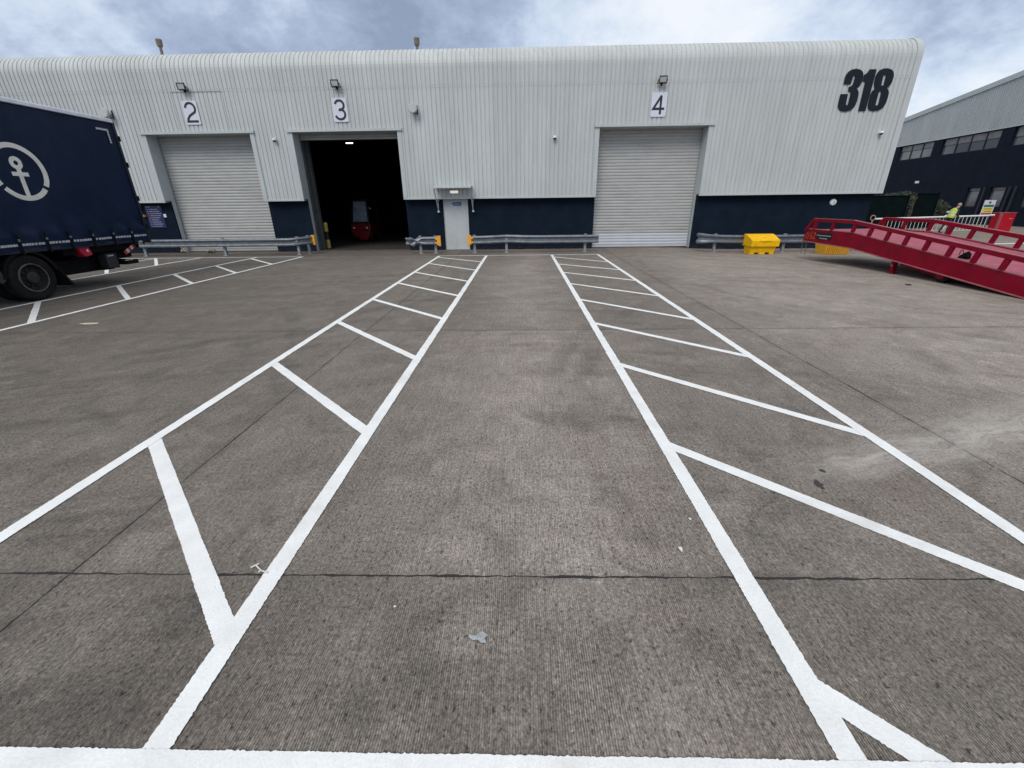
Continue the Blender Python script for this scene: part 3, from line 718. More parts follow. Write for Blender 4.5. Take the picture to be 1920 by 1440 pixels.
def dome_cam(cx, cz, label):
    t = thing('dome_camera', (cx, FY-.01, cz), label, 'camera', 'white dome cameras on the cladding')
    m = MB(); m.box(cx-.05, FY-.03, cz-.02, cx+.05, FY-.001, cz+.08); m.lathe([(.0,.05),(.06,.045),(.075,.0),(.072,-.03),(.0,-.031)], (cx, FY-.11, cz+.02), 'z', 18); m.bar((cx, FY-.02, cz+.05), (cx, FY-.10, cz+.05), .05, .03)
    m.build('housing', MT['white'], t, smooth=40)
    m = MB(); m.lathe([(.060,-.0315),(.055,-.06),(.03,-.082),(.0,-.088)], (cx, FY-.11, cz+.02), 'z', 18); m.build('lens', MT['black'], t, smooth=50)
dome_cam(-9.60, 4.19, 'white dome camera on the cladding between dock doors two and three')
dome_cam(1.295, 4.12, 'white dome camera on the cladding left of dock door four')
dome_cam(13.60, 4.10, 'white dome camera below the large 318 at the right corner')

def sounder(cx, cz, label, r=.165):
    t = thing('wall_sounder', (cx, FY, cz), label, 'alarm sounder', 'round white sounders on the wall')
    m = MB(); m.lathe([(.0,-.30),(r*.9,-.30),(r,-.28),(r,-.20),(r*.7,-.10),(.05,-.06),(.05,-.0)], (cx, FY, cz), 'y', 24); m.build('horn', MT['flash'], t, smooth=35)
    m = MB(); m.bar((cx+.02, FY-.2, cz-r-.01), (cx+.12, FY-.01, cz-.12), .03, .02); m.bar((cx+.12, FY-.03, cz-.18), (cx+.12, FY-.03, cz+.12), .03, .03); m.build('bracket', MT['black'], t)
sounder(-4.05, 5.15, 'round white sounder on the wall to the right of the sign reading 3')
sounder(-15.85, 5.17, 'round white sounder on the wall just above the truck roof corner')

bl = thing('bulkhead_light', (-2.70, FY, 2.26), 'small lit white bulkhead light under the canopy of the personnel door', 'wall light')
m = MB(); m.box(-2.88, FY-.055, 2.20, -2.53, FY-.001, 2.33); m.build('base', MT['white'], bl, bevel=.01)
m = MB(); m.box(-2.86, FY-.10, 2.225, -2.55, FY-.056, 2.315); m.build('diffuser', MT['lamp'], bl, bevel=.015)
rl = thing('round_bulkhead', (12.69, NY, 1.705), 'round white bulkhead lamp on the navy wall below the 318', 'wall light')
m = MB(); m.lathe([(.0,-.085),(.07,-.08),(.12,-.05),(.13,-.02),(.13,-.0)], (12.69, NY, 1.705), 'y', 24); m.build('cover', MT['white'], rl, smooth=40)
m = MB(); m.lathe([(.035,-.0875),(.022,-.09),(.0,-.09)], (12.69, NY, 1.70), 'y', 12); m.build('sensor', MT['lens'], rl)

ds = thing('door_sign', (-2.70, NY+.03, 1.82), 'small blue and white notice on the grey personnel door', 'sign')
m = MB(); m.box(-2.92, NY+.028, 1.75, -2.495, NY+.034, 1.895); m.build('sign_plate', MT['blue'], ds)
m = MB(); m.box(-2.915, NY+.026, 1.755, -2.83, NY+.0275, 1.89); m.build('symbol_panel', MT['sign'], ds)
m = MB(); m.lathe([(.0,-.001),(.034,-.001),(.034,.0)], (-2.872, NY+.0255, 1.822), 'y', 16); m.build('symbol', MT['blue'], ds)
for z, x0, x1 in ((1.852,-2.78,-2.54),(1.795,-2.78,-2.56)):
    m = MB(); x = x0
    while x < x1:
        w = random.uniform(.018,.035); m.box(x, NY+.0265, z-.014, min(x+w, x1), NY+.0275, z+.014); x += w+.012
    m.build('lettering', MT['infotext'], ds)

ib = thing('information_board', (-15.5, NY, 1.46), 'dark blue notice board with rows of small pale text by the truck', 'notice board')
m = MB(); m.box(-15.86, NY-.02, 1.03, -15.16, NY-.001, 1.90); m.build('board', MT['infoblue'], ib, bevel=.004)
for k in range(9):
    z = 1.76-k*.083; m = MB(); m.lathe([(.0,-.001),(.017,-.001),(.017,.0)], (-15.77, NY-.0205, z), 'y', 10); m.build('symbol', MT['infotext'], ib)
    m = MB(); x = -15.70; x1 = -15.70+random.uniform(.30,.46)
    while x < x1:
        w = random.uniform(.02,.06); m.box(x, NY-.0215, z-.012, x+w, NY-.0205, z+.012); x += w+.014
    m.build('lettering', MT['infotext'], ib)
m = MB(); m.box(-15.82, NY-.0215, 1.845, -15.62, NY-.0205, 1.87); m.build('lettering', MT['infotext'], ib)
m = MB(); m.box(-15.28, NY-.0215, 1.83, -15.25, NY-.0205, 1.88); m.build('symbol', MT['infotext'], ib)
m = MB(); m.box(-15.13, NY-.045, 1.44, -15.02, NY-.001, 1.575); tag(m.build('switch_box', MT['white'], bevel=.01), 'small white switch box on the navy wall right of the blue notice board', 'switch')
yh = thing('yellow_handle', (-16.02, NY, 1.7), 'slim yellow grab bar on the navy wall behind the rear edge of the truck', 'handle')
m = MB(); m.bar((-16.05, NY-.08, 1.88), (-15.98, NY-.08, 1.55), .04, .04); m.build('bar', MT['signyel'], yh, bevel=.008)
m = MB(); m.box(-16.02, NY-.12, 1.47, -15.90, NY-.001, 1.545); m.build('bracket', MT['yellow2'], yh, bevel=.006)
m = MB(); m.box(-16.10, NY-.1, 1.885, -16.0, NY-.001, 1.93); m.build('bracket', MT['yellow2'], yh, bevel=.006)

# ------------------------------------------------------------------ crash barriers
def wbeam(path, zc, h=.31, dent=None):
    """W section swept along path [(x,y)], facing -y"""
    prof = [(-.5,.035),(-.46,.0),(-.34,-.0),(-.24,-.035)]
    P_ = [(-.50,.0),(-.44,-.055),(-.30,-.068),(-.17,-.04),(-.08,.012),(.08,.012),(.17,-.04),(.30,-.068),(.44,-.055),(.50,.0)]
    rows = []
    for i, (x, y) in enumerate(path):
        a = path[max(0, i-1)]; b = path[min(len(path)-1, i+1)]
        dx, dy = b[0]-a[0], b[1]-a[1]; L = math.hypot(dx, dy); nx, ny = dy/L, -dx/L     # outward to -y for +x travel
        r = []
        for s, d in P_:
            dz, dd = (0, 0) if not dent else dent(x, s)
            r.append((x+nx*(-d+dd), y+ny*(-d+dd), zc(x)+s*h+dz) if callable(zc) else (x+nx*(-d+dd), y+ny*(-d+dd), zc+s*h+dz))
        rows.append(r)
    m = MB(); m.grid(rows); m.grid([[(p[0], p[1]+.004, p[2]) for p in r] for r in rows])
    return m
def lins(a, b, n): return [a+(b-a)*i/n for i in range(n+1)]
def barrier(label, path, zc, posts, caps, dent=None):
    x0 = path[0][0]; t = thing('crash_barrier', ((path[0][0]+path[-1][0])/2, path[0][1], 0), label, 'crash barrier', 'galvanised crash barriers along the wall')
    wbeam(path, zc, dent=dent).build('beam', MT['galv'], t, smooth=50)
    for (x, y) in posts:
        z = gz(x, y); zz = zc(x) if callable(zc) else zc
        m = MB(); m.box(x-.045, y+.06, z, x+.045, y+.068, zz+.185); m.box(x-.045, y+.15, z, x+.045, y+.158, zz+.185); m.box(x-.005, y+.0685, z, x+.005, y+.1495, zz+.185)
        m.box(x-.045, y+.01, zz-.06, x+.045, y+.0595, zz+.06); m.box(x-.09, y+.02, z, x+.09, y+.20, z+.014)
        for s in (-.022, .022): m.cyl((x+s, y-.02, zz+.0), (x+s, y+.011, zz), .014, n=8)
        for sx in (-.07, .07): m.cyl((x+sx, y+.05, z+.013), (x+sx, y+.05, z+.035), .012, n=6)
        m.build('post', MT['post'], t)
    for (x, y, e) in caps:
        zz = zc(x) if callable(zc) else zc
        m = MB(); m.box(x-.03*e, y-.085, zz-.165, x+.11*e, y+.03, zz+.18); m.box(x+.045*e, y-.10, zz-.2, x+.115*e, y-.0855, zz+.19)
        for k in (-.08, .08): m.box(x-.10*e, y-.09, zz+k-.035, x-.031*e, y-.01, zz+k+.035)
        m.build('end_cap', MT['endcap'], t, bevel=.012)
    return t
rnd = random.Random(3)
# by dock door two, bending up and back at its right end
p0 = [(x, 17.72) for x in lins(-24, -9.2, 30)] + [(-8.95, 17.76), (-8.75, 17.95), (-8.6, 18.18), (-8.52, 18.36)]
barrier('long grey crash barrier across dock door two, its yellow-capped right end bent back', p0, lambda x: .50+(.04*sstep(-9.2,-8.5,x)), [(-15.2,17.74),(-11.92,17.74),(-8.92,17.74),(-8.70,18.18)], [(-8.53,18.36,1)])
# short dented one left of the personnel door
def dent1(x, s):
    k = math.exp(-((x+4.25)/.22)**2); q = math.exp(-((x+4.05)/.10)**2)
    return (-.05*k*(1 if s > 0 else .4)+.04*math.sin(x*19+s*5)*k, .09*k+.07*q*math.cos(s*7))
barrier('short grey crash barrier with crumpled left end beside the open dock door', [(x, 17.80) for x in lins(-4.55, -3.30, 30)], .49, [(-4.02,17.82),(-3.42,17.82)], [(-3.29,17.80,1)], dent1)
def dent2(x, s):
    k = math.exp(-((x+.55)/.7)**2); return (.03*k, .05*k*math.sin(x*3))
barrier('grey crash barrier in front of the navy wall between personnel door and dock door four', [(x, 17.80) for x in lins(-1.95, 3.02, 40)], .50, [(-1.86,17.82),(-.59,17.82),(2.52,17.82)], [(-2.0,17.80,-1)], dent2)
m4 = [(6.93,17.98),(6.96,17.90),(7.1,17.84)]+[(x, 17.80) for x in lins(7.3, 14.0, 30)]
def dent4(x, s):
    k = sstep(7.45, 6.95, x); return (s*.09*k, 0)
barrier('grey crash barrier with flared left end behind the yellow grit bin', m4, lambda x: .495+gz(x,17.8)*.9, [(7.60,17.82),(10.28,17.82),(13.0,17.82)], [], dent4)

# ------------------------------------------------------------------ grit bins
z = gz(9.1, 17.2)
t = thing('grit_bin', (9.13, 17.45, z), 'bright yellow grit bin with sloping overhanging lid in front of the crash barrier', 'grit bin')
def frust(mb, x0, x1, y0, y1, z0, X0, X1, Y0, Y1, z1):
    mb.add([(x0,y0,z0),(x1,y0,z0),(x1,y1,z0),(x0,y1,z0),(X0,Y0,z1),(X1,Y0,z1),(X1,Y1,z1),(X0,Y1,z1)], [(0,1,2,3),(4,5,6,7),(0,1,5,4),(1,2,6,5),(2,3,7,6),(3,0,4,7)])
m = MB(); frust(m, 8.69, 9.58, 17.22, 17.70, z+.06, 8.66, 9.62, 17.17, 17.74, z+.31)
for a, b in ((8.69,8.86),(9.02,9.26),(9.42,9.58)): m.box(a, 17.222, z, b, 17.698, z+.0595)
frust(m, 8.90, 9.37, 17.206, 17.30, z+.10, 8.90, 9.37, 17.177, 17.30, z+.24)
m.build('body', MT['yellow'], t, bevel=.012)
m = MB()
prof = [(17.10,z+.285),(17.085,z+.50),(17.11,z+.525),(17.60,z+.70),(17.79,z+.705),(17.80,z+.285)]
m.prism(prof, 'x', 8.63, 9.67); m.box(8.94,17.06,z+.47,9.36,17.10,z+.515)
m.build('lid', MT['yellow'], t, bevel=.014)
m = MB(); m.bar((9.10,17.285,z+.594),(9.24,17.285,z+.594),.03,.012); m.build('emblem', MT['yellow2'], t)
z = gz(11.7, 17)
t = thing('ribbed_tub', (11.67, 17.1, z), 'ribbed yellow plastic tub half hidden below the red loading ramp', 'tub')
m = MB(); n = 13
frust(m, 11.26, 12.08, 16.90, 17.40, z, 11.20, 12.16, 16.84, 17.46, z+.44)
for i in range(n):
    x = 11.27+i*.067; m.bar((x, 16.86, z+.01), (x+(x-11.67)*.09, 16.80, z+.40), .034, .07, (0,1,0))
m.build('body', MT['yellow2'], t, bevel=.006)
m = MB(); m.prism([(16.80,z+.4405),(16.80,z+.47),(17.1,z+.52),(17.48,z+.47),(17.48,z+.4405)], 'x', 11.22, 12.14); m.build('contents', mat('pale_sacking', (.66,.58,.45), .8, var=.2, scale=8), t, bevel=.02)

# ------------------------------------------------------------------ curtain-sided truck
TX, TB, TF = -10.30, 12.33, 4.9
tr = thing('curtain_side_truck', (-11.55, 9.0, 0), 'dark navy curtain-sided truck with a cream anchor emblem, parked at the left', 'truck')
m = MB(); m.box(-12.80, TF, 1.0, TX-.10, TB-.02, 3.84); m.build('load_body', MT['navydark'], tr, bevel=.02)
# curtain: gathered slightly at the buckles along its foot
BK = [5.65,6.2,6.77,7.33,7.9,8.47,9.04,9.6,10.13,10.69,11.25,11.80]
rows = []
zs = [3.785,3.6,3.2,2.8,2.4,2.0,1.75,1.55,1.42,1.32,1.24,1.17,1.11,1.06,1.02]
ys = lins(TF+.02, TB-.05, 150)
def curt(y, z):
    b = max(0, min(1, (1.65-z)/.5)); k = 0
    d = min(abs(y-q) for q in BK)
    pull = math.exp(-(d/.10)**2)
    x = TX-.004 + .012*math.sin(y*2.3+z)*(1-abs((z-2.4)/1.5))+ .004*math.sin(y*9+z*4)
    x += b*(.028*(1-pull)+.016*math.sin((y*14+z*6))*(1-pull)*b) - .0*pull
    x += .018*math.exp(-((z-1.27)/.06)**2)*(1-pull)
    diag = math.sin((y+z*1.3)*11)*.014*max(0, 1-abs(z-1.5)/.5) + .014*math.sin(y*3.7+1.3*math.sin(z*1.1))*max(0,min(1,(3.6-z)/1.)) + .013*math.sin((y*.8-z)*5.+2*math.sin(y*2))*max(0,1-abs(z-2.0)/1.1) + .022*max(0,1-abs(z-1.42)/.22)*math.sin(z*38+y*2.2)*(1-pull)
    return x+diag
m = MB(); m.grid([[(curt(y, z), y, z) for y in ys] for z in zs]); m.build('curtain', MT['navyfab'], tr, smooth=80)
cur_ = tr.children[-1] if False else [o for o in bpy.data.objects if o.name.startswith('curtain') and o.parent == tr and o.type == 'MESH'][0]
# emblem on the curtain
m = MB(); cy, cz = 9.40, 2.525
def emb(p, q): return (curt(p[0], p[1])+.004+q, p[0], p[1])
EY, EZ = 9.645, 2.52
def ring(a0, a1): m.stroke(arc(EY, EZ, .495, a0, a1, 30), .092, emb, .003)
ring(-31, 211); ring(219, 321)
m.stroke(arc(9.645, 2.69, .083, 0, 360, 24), .078, emb, .0034)
m.stroke([(9.65,2.61),(9.652,2.06)], .088, emb, .0026); m.stroke([(9.49,2.483),(9.812,2.483)], .075, emb, .0042)
m.build('anchor_emblem', MT['logo'], cur_)
# tape: dashed strip along the foot, corner mark
seg = sorted(BK+[TF+.1, TB-.06])
for a, b in zip(seg, seg[1:]):
    m = MB(); y = a+.06
    while y < b-.05:
        e = min(y+.052, b-.05); x = curt(y, 1.135)+.012; m.k = 0; m.box(x, y, 1.112, x+.003, e, 1.158); m.k = 1; m.box(x-.002, e, 1.114, x+.002, min(e+.009, b-.05), 1.156); y += .061
    m.build('reflective_strip', [MT['tape'], MT['navydark']], cur_)
m = MB()
for y in lins(11.79, 12.08, 5): m.box(TX+.022, y, 3.585, TX+.026, y+.04, 3.63)
for z in lins(3.32, 3.54, 4): m.box(TX+.022, 12.075, z, TX+.026, 12.12, z+.042)
m.box(TX+.019, 11.79, 3.60, TX+.0215, 12.12, 3.615); m.box(TX+.019, 12.09, 3.32, TX+.0215, 12.105, 3.599)
m.build('reflective_strip', MT['tape'], cur_)
m = MB(); m.prism([(TX-.05,3.79),(TX+.035,3.785),(TX+.04,3.80),(TX+.03,3.865),(TX-.02,3.885),(TX-.05,3.885)], 'y', TF, TB); m.build('top_rail', MT['alu'], tr, bevel=.008)
m = MB(); m.box(-12.82, TB-.02, .94, TX+.02, TB+.05, 3.83); m.build('rear_door', MT['navydark'], tr, bevel=.01)
for zh in (3.45, 2.85, 2.05, 1.35):
    m = MB(); m.box(TX-.02, TB+.02, zh-.06, TX+.035, TB+.085, zh+.06); m.build('door_hinge', MT['chassis'], tr, bevel=.008)
m = MB(); m.box(-12.8, TF, .975, TX+.012, TB+.03, 1.05); m.build('side_raves', MT['navydark'], tr, bevel=.008)
for y in BK:
    m = MB(); x = TX+.034
    m.box(x-.004, y-.024, 1.06, x+.004, y+.024, 1.35); m.box(x-.004, y-.02, .94, x+.012, y+.02, 1.0595)
    m.build('strap', MT['chassis'], tr)
    m = MB(); m.box(x+.005, y-.022, 1.20, x+.02, y+.022, 1.25); m.build('buckle', MT['galv'], tr, bevel=.004)
m = MB()
for x in (-12.0, -11.1): m.box(x-.04, 2.6, .62, x+.04, TB-.1, .94)
for y in (5.5, 7.0, 8.2, 10.2, 11.9): m.box(-11.05, y, .66, -12.05, y+.09, .92)
m.box(-12.70, 10.0, .82, TX-.14, 12.1, .965)
m.build('chassis', MT['chassis'], tr)
m = MB(); m.box(-12.3, 9.95, .36, -10.75, 11.15, .70); m.box(-12.7, 11.2, .40, TX-.12, 11.30, .62); m.box(-12.65, 11.6, .43, TX-.18, 11.98, .53); m.box(-12.55, 11.0, .60, -10.55, 11.9, .80)
for x in (-12.2, -10.75): m.bar((x, 11.0, .66), (x, 12.2, .92), .08, .10); m.bar((x, 10.4, .72), (x, 11.9, .50), .07, .09)
m.box(-10.95, 11.05, .36, -10.62, 11.35, .50)
m.build('tail_lift', MT['chassis'], tr, bevel=.012)
m = MB(); m.box(TX-.30, 10.95, .42, TX-.08, 11.25, .76); m.build('toolbox', mat('grey_toolbox', (.02,.022,.026), .5), tr, bevel=.02)
m = MB(); m.box(TX-.079, 11.0, .70, TX-.075, 11.16, .725); m.build('label_plate', MT['tape'], tr); m = MB(); m.box(TX-.17, 11.55, .532, TX-.165, 11.8, .55); m.build('label_plate', MT['tape'], tr)
m = MB(); m.prism([(10.30,1.0),(10.56,1.03),(10.62,.78),(10.42,.75),(10.33,.86)], 'x', TX-.30, TX-.05); rb = m.build('red_box', MT['redbox'], tr, bevel=.03)
m = MB(); blob(m, 0, 0, .03, .035, 0, 9, .3); m.v = [(TX-.047, 10.50+x, .885+y) for x, y, _ in m.v]; m.build('sticker', MT['logo'], rb)
m = MB(); 
for i in range(5):
    a = i/5; m.k = i % 2; p = Vector((TX-.06, 11.50, .73)).lerp(Vector((TX-.06, 11.86, .90)), a); q = Vector((TX-.06, 11.50, .73)).lerp(Vector((TX-.06, 11.86, .90)), a+.2); m.bar(p, q, .02, .09)
m.build('marker_board', [MT['tailred'], MT['tape']], tr)
m = MB(); m.tube([(TX-.05,11.83,.90),(TX-.03,11.98,.97),(TX-.05,12.12,.99),(TX-.05,12.2,.90)], .018, 8); m.build('air_hose', MT['black'], tr, smooth=60)
m = MB(); m.box(TX-.10, 11.96, .955, TX+.015, 12.08, 1.0); m.build('side_lamp', MT['tape'], tr, bevel=.01)
# wheels
def wheel(x, y, r=.472, w=.27, s=1):
    m = MB(); h = w/2
    m.lathe([(.29,-h+.02),(.36,-h),(.43,-h+.005),(.462,-h+.03),(r,-h+.06),(r,h-.06),(.462,h-.03),(.43,h-.005),(.36,h),(.29,h-.02),(.28,0)], (x,y,r), 'x', 40)
    o = m.build('wheel', MT['rubber'], tr, smooth=40)
    m = MB(); m.lathe([(.296,h*s-.014*s),(.288,h*s+.006*s),(.272,h*s+.004*s),(.270,h*s-.01*s)], (x,y,r), 'x', 40); m.build('rim_edge', MT['rimedge'], o, smooth=40)
    m = MB(); e = h*s
    m.lathe([(.295,e-.012*s),(.285,e+.004*s),(.268,e-.0*s),(.262,e-.06*s),(.235,e-.12*s),(.20,e-.125*s),(.185,e-.10*s),(.13,e-.10*s),(.12,e-.02*s),(.10,e+.0*s),(.0,e+.005*s)], (x,y,r), 'x', 36)
    m.build('rim', MT['rim'], o, smooth=35)
    m = MB()
    for k in range(10):
        a = 2*PI*k/10; c = Vector((x+e-.10*s, y+.16*math.cos(a), r+.16*math.sin(a))); m.cyl(c, c+Vector((.045*s,0,0)), .016, n=6)
    m.build('wheel_nut', MT['rim'], o)
    m = MB()
    for k in range(8):
        a = 2*PI*(k+.5)/8; c = Vector((x+e-.121*s, y+.222*math.cos(a), r+.222*math.sin(a))); m.cyl(c, c+Vector((.004*s,0,0)), .028, n=10)
    m.build('rim_hole', MT['black'], o)
RW = 9.10
wheel(TX-.165, RW); wheel(TX-.50, RW, s=1); wheel(-12.8+.165, RW, s=-1); wheel(TX-.20, 3.6); wheel(-12.6, 3.6, s=-1)
m = MB(); rows = []
for sx in (TX-.66, TX-.02):
    rows.append([(sx, RW+.56*math.cos(math.radians(a)), .47+.56*math.sin(math.radians(a))) for a in lins(12, 175, 20)])
m.grid(rows); m.grid([[(p[0], RW+(p[1]-RW)*.97, .47+(p[2]-.47)*.97) for p in r] for r in rows])
m.grid([[(TX-.02, RW+.56*math.cos(math.radians(a)), .47+.56*math.sin(math.radians(a))) for a in lins(12, 175, 20)], [(TX-.02, RW+.50*math.cos(math.radians(a)), .47+.50*math.sin(math.radians(a))) for a in lins(12, 175, 20)]])
m.build('mudguard', MT['chassis'], tr, smooth=50)
m = MB(); m.prism([(RW+.54,.62),(RW+.57,.60),(RW+.80,.19),(RW+.76,.185)], 'x', TX-.66, TX-.03); m.build('mudflap', MT['rubber'], tr)
m = MB(); m.prism([(8.46,.80),(8.52,.82),(8.58,.50),(8.50,.44),(8.44,.5)], 'x', TX-.5, TX-.04); m.build('mudguard_bracket', mat('grey_bracket', (.025,.027,.03), .6), tr)
# cab (ahead of the load body)
m = MB(); m.prism([(2.55,.55),(4.75,.55),(4.75,3.0),(3.1,3.05),(2.6,2.1),(2.5,1.3)], 'x', -12.75, TX-.08); cab = m.build('cab', MT['navydark'], tr, bevel=.06, seg=3)
m = MB(); m.prism([(2.95,1.75),(4.1,1.75),(4.1,2.6),(3.25,2.65)], 'x', TX-.09, TX-.07); m.build('cab_window', MT['glassd'], cab)

# ------------------------------------------------------------------ mobile loading ramp
AX0, AX1 = 9.60, 11.85
YE, YK, YF = 15.62, 13.45, 5.35            # raised end, kink, foot
ZD, SL = .905, .1055
def dz(y): return ZD if y >= YK else ZD-(YK-y)*SL
rp = thing('loading_ramp', (10.7, 10.3, 0), 'long dark red mobile loading ramp sloping down to the right, on small wheels', 'loading ramp')
for x0, x1 in ((AX0, AX0+.035), (AX1-.035, AX1)):
    m = MB(); pts = [(YE-.12, dz(YE)), (YK, ZD), (YF+.1, dz(YF)+.0), (YF, .02), (8.3, .02), (YK, .50), (YE-.02, .53), (YE+.02, .60)]
    pts = [(YE-.05, ZD-.002), (YK, ZD-.002), (YF, dz(YF)-.002), (YF, .03), (8.35, .03), (13.3, .495), (YE-.0, .535), (YE+.02, .62)]
    m.prism(pts, 'x', x0, x1)
    e = -1 if x0 == AX0 else 1
    m.build('side_girder', MT['red'], rp, bevel=.004)
    xo = AX0 if e < 0 else AX1
    m = MB(); fl = [(YE, .525), (13.3, .485), (8.35, .018)]
    for (ya, za), (yb, zb) in zip(fl, fl[1:]): m.bar((xo+.02*-e, ya, za), (xo+.02*-e, yb, zb), .13, .018)
    m.build('bottom_flange', MT['redlip'], rp)
    # kerb lip and rail
    m = MB()
    for ya, yb in ((YE-.05, YK), (YK, YF)): m.bar((xo-.05*e+.03*e, ya, dz(ya)+.012), (xo-.05*e+.03*e, yb, dz(yb)+.012), .05, .024)
    m.build('kerb_lip', MT['redlip'], rp)
    def rz(y): return dz(y)+.335 - (0.03 if y > 15 else 0)*0
    m = MB(); yy = [YE-.35, YK, YF]
    for ya, yb in zip(yy, yy[1:]): m.bar((xo, ya, rz(ya)-.045), (xo, yb, rz(yb)-.045), .07, .09)
    m.bar((xo, YE-.35, rz(YE)-.045), (xo, YE-.02, ZD-.06), .07, .10)
    m.build('side_rail', MT['red'], rp, bevel=.006)
    m = MB()
    for ya, yb in zip(yy, yy[1:]): m.bar((xo, ya, rz(ya)+.006), (xo, yb, rz(yb)+.006), .072, .010)
    m.build('rail_top_edge', MT['redlip'], rp)
    py_ = [15.18, 14.34] + [13.42, 12.76, 12.13, 11.52, 10.90, 10.27, 9.65, 9.03, 8.41, 7.79, 7.17, 6.55, 5.93]
    if e > 0: py_ = [p+.12 for p in py_]
    for y in py_:
        m = MB(); m.bar((xo-.002*e, y+.0, dz(y)+.02), (xo-.002*e, y-.06, rz(y)-.085), .06, .10, (0,1,0)); m.build('rail_post', MT['red'], rp)
m = MB(); m.add([(AX0+.036,YE,ZD-.02),(AX1-.036,YE,ZD-.02),(AX1-.036,YK,ZD-.02),(AX0+.036,YK,ZD-.02),(AX1-.036,YF,dz(YF)-.02),(AX0+.036,YF,dz(YF)-.02)], [(0,1,2,3),(3,2,4,5)])
m.add([(AX0+.036,YE,ZD-.06),(AX1-.036,YE,ZD-.06),(AX1-.036,YK,ZD-.06),(AX0+.036,YK,ZD-.06),(AX1-.036,YF,dz(YF)-.06),(AX0+.036,YF,dz(YF)-.06)], [(0,1,2,3),(3,2,4,5)])
m.build('deck', MT['deck'], rp)
m = MB()
for i in range(17):
    y = YE-.2-i*.62; m.box(AX0+.037, y-.03, dz(y)-.19, AX1-.037, y+.03, dz(y)-.065)
m.build('cross_member', MT['red'], rp)
m = MB(); m.box(AX0+.04, YE-.04, .56, AX1-.04, YE, ZD-.03); m.build('end_plate', MT['red'], rp)
for x in (AX0+.12, AX1-.12):
    m = MB(); m.bar((x, 11.78, dz(11.8)-.05), (x-.02, 11.72, .03), .10, .10, (0,1,0)); m.box(x-.08, 11.63, .012, x+.06, 11.82, .035); lg = m.build('support_leg', MT['red'], rp, bevel=.006)
    m = MB(); m.lathe([(.0,-.06),(.022,-.058),(.022,-.05)], (x-.01, 11.75, .2), 'x', 10); m.build('pin', MT['alu'], lg)
    m = MB(); m.bar((x+.1, 11.65, .30), (x+.1, 10.3, .15), .07, .17); m.bar((x+.1, 9.7, .12), (x+.1, 10.3, .15), .07, .10); m.bar((x+.1, 11.2, .50), (x+.1, 11.5, .36), .05, .1); m.build('wheel_arm', MT['red'], rp, bevel=.006)
    m = MB(); z = gz(x, 10.3); m.lathe([(.06,-.08),(.15,-.085),(.195,-.06),(.20,-.0),(.195,.06),(.15,.085),(.06,.08)], (x, 10.3, .20+z), 'x', 24); w_ = m.build('ramp_wheel', MT['rubber'], rp, smooth=40)
    m = MB(); m.lathe([(.0,-.10),(.125,-.10),(.14,-.08),(.14,.08),(.125,.10),(.0,.10)], (x, 10.3, .20+z), 'x', 16); m.build('rim', MT['red'], w_, smooth=40)
m = MB(); m.cyl((AX0+.1, 10.3, .19), (AX1-.1, 10.3, .19), .035, n=10); m.build('axle', MT['chassis'], rp)
for x in (AX0+.02, AX1-.02):
    for y in (YE+.01, YE-.20):
        m = MB(); n = 11
        for i in range(n):
            z = .56-i*.045; c = Vector((x, y+.004*(i % 2), z)); d = Vector((.012,0,0)) if i % 2 else Vector((0,.012,0))
            m.tube([c+d+Vector((0,0,.024)), c+d*1.6, c+d-Vector((0,0,.024)), c-d-Vector((0,0,.024)), c-d*1.6, c-d+Vector((0,0,.024)), c+d+Vector((0,0,.024))], .005, 5)
        m.build('chain', MT['galv'], rp)
m = MB(); m.box(AX0-.006, 14.24, .62, AX0-.001, 14.96, .84); sp_ = m.build('sign_plate', MT['black'], rp)
m = MB()
for z, a, b in ((.745,14.28,14.93),(.66,14.42,14.78)):
    y = a
    while y < b:
        w = random.uniform(.03,.06); m.box(AX0-.009, y, z-.014, AX0-.0065, y+w, z+.014); y += w+.016
m.build('lettering', MT['infotext'], sp_)
m = MB(); f = lambda p, q: (AX0-.0005-q, 15.52-p[0], .60+p[1])
m.stroke([(.0,.0),(.06,.22)], .03, f, .002); m.stroke([(.11,.0),(.17,.22)], .03, f, .002); m.stroke([(.24,.0),(.27,.22),(.33,.0)], .028, f, .002); m.stroke([(.24,.07),(.33,.07)], .026, f, .0026)
m.stroke([(.39,.17),(.43,.22),(.48,.17),(.40,.03),(.50,.03)], .028, f, .002)
m.build('painted_lettering', MT['orange'], rp)
# black bag on the ramp
m = MB(); c = Vector((9.95, 10.22, dz(10.22)-.02)); rows = []
for i in range(7):
    z = i/6; r = []
    for j in range(17):
        a = 2*PI*(j % 16)/16; k = (1-z**1.6)*.95+.06; k *= 1+.16*math.sin(3*a+i)+.08*math.sin(7*a+2*i)
        r.append((c.x+.08*k*math.cos(a)+.02*z, c.y+.13*k*math.sin(a)-.03*z, c.z+z*.15+.01+.02*math.sin(5*a)*z*(1-z)))
    rows.append(r)
bg = thing('black_bag', (9.95,10.22,dz(10.22)), 'crumpled black bag resting on the ramp deck behind the near rail', 'bag')
m.grid(rows); m.build('bag_body', MT['matblack'], bg, smooth=70)
m = MB(); m.tube([c+Vector((.0,.05,.10)), c+Vector((.0,.10,.18)), c+Vector((.0,.13,.17)), c+Vector((.0,.15,.06))], .008, 6); m.build('strap', MT['black'], bg)

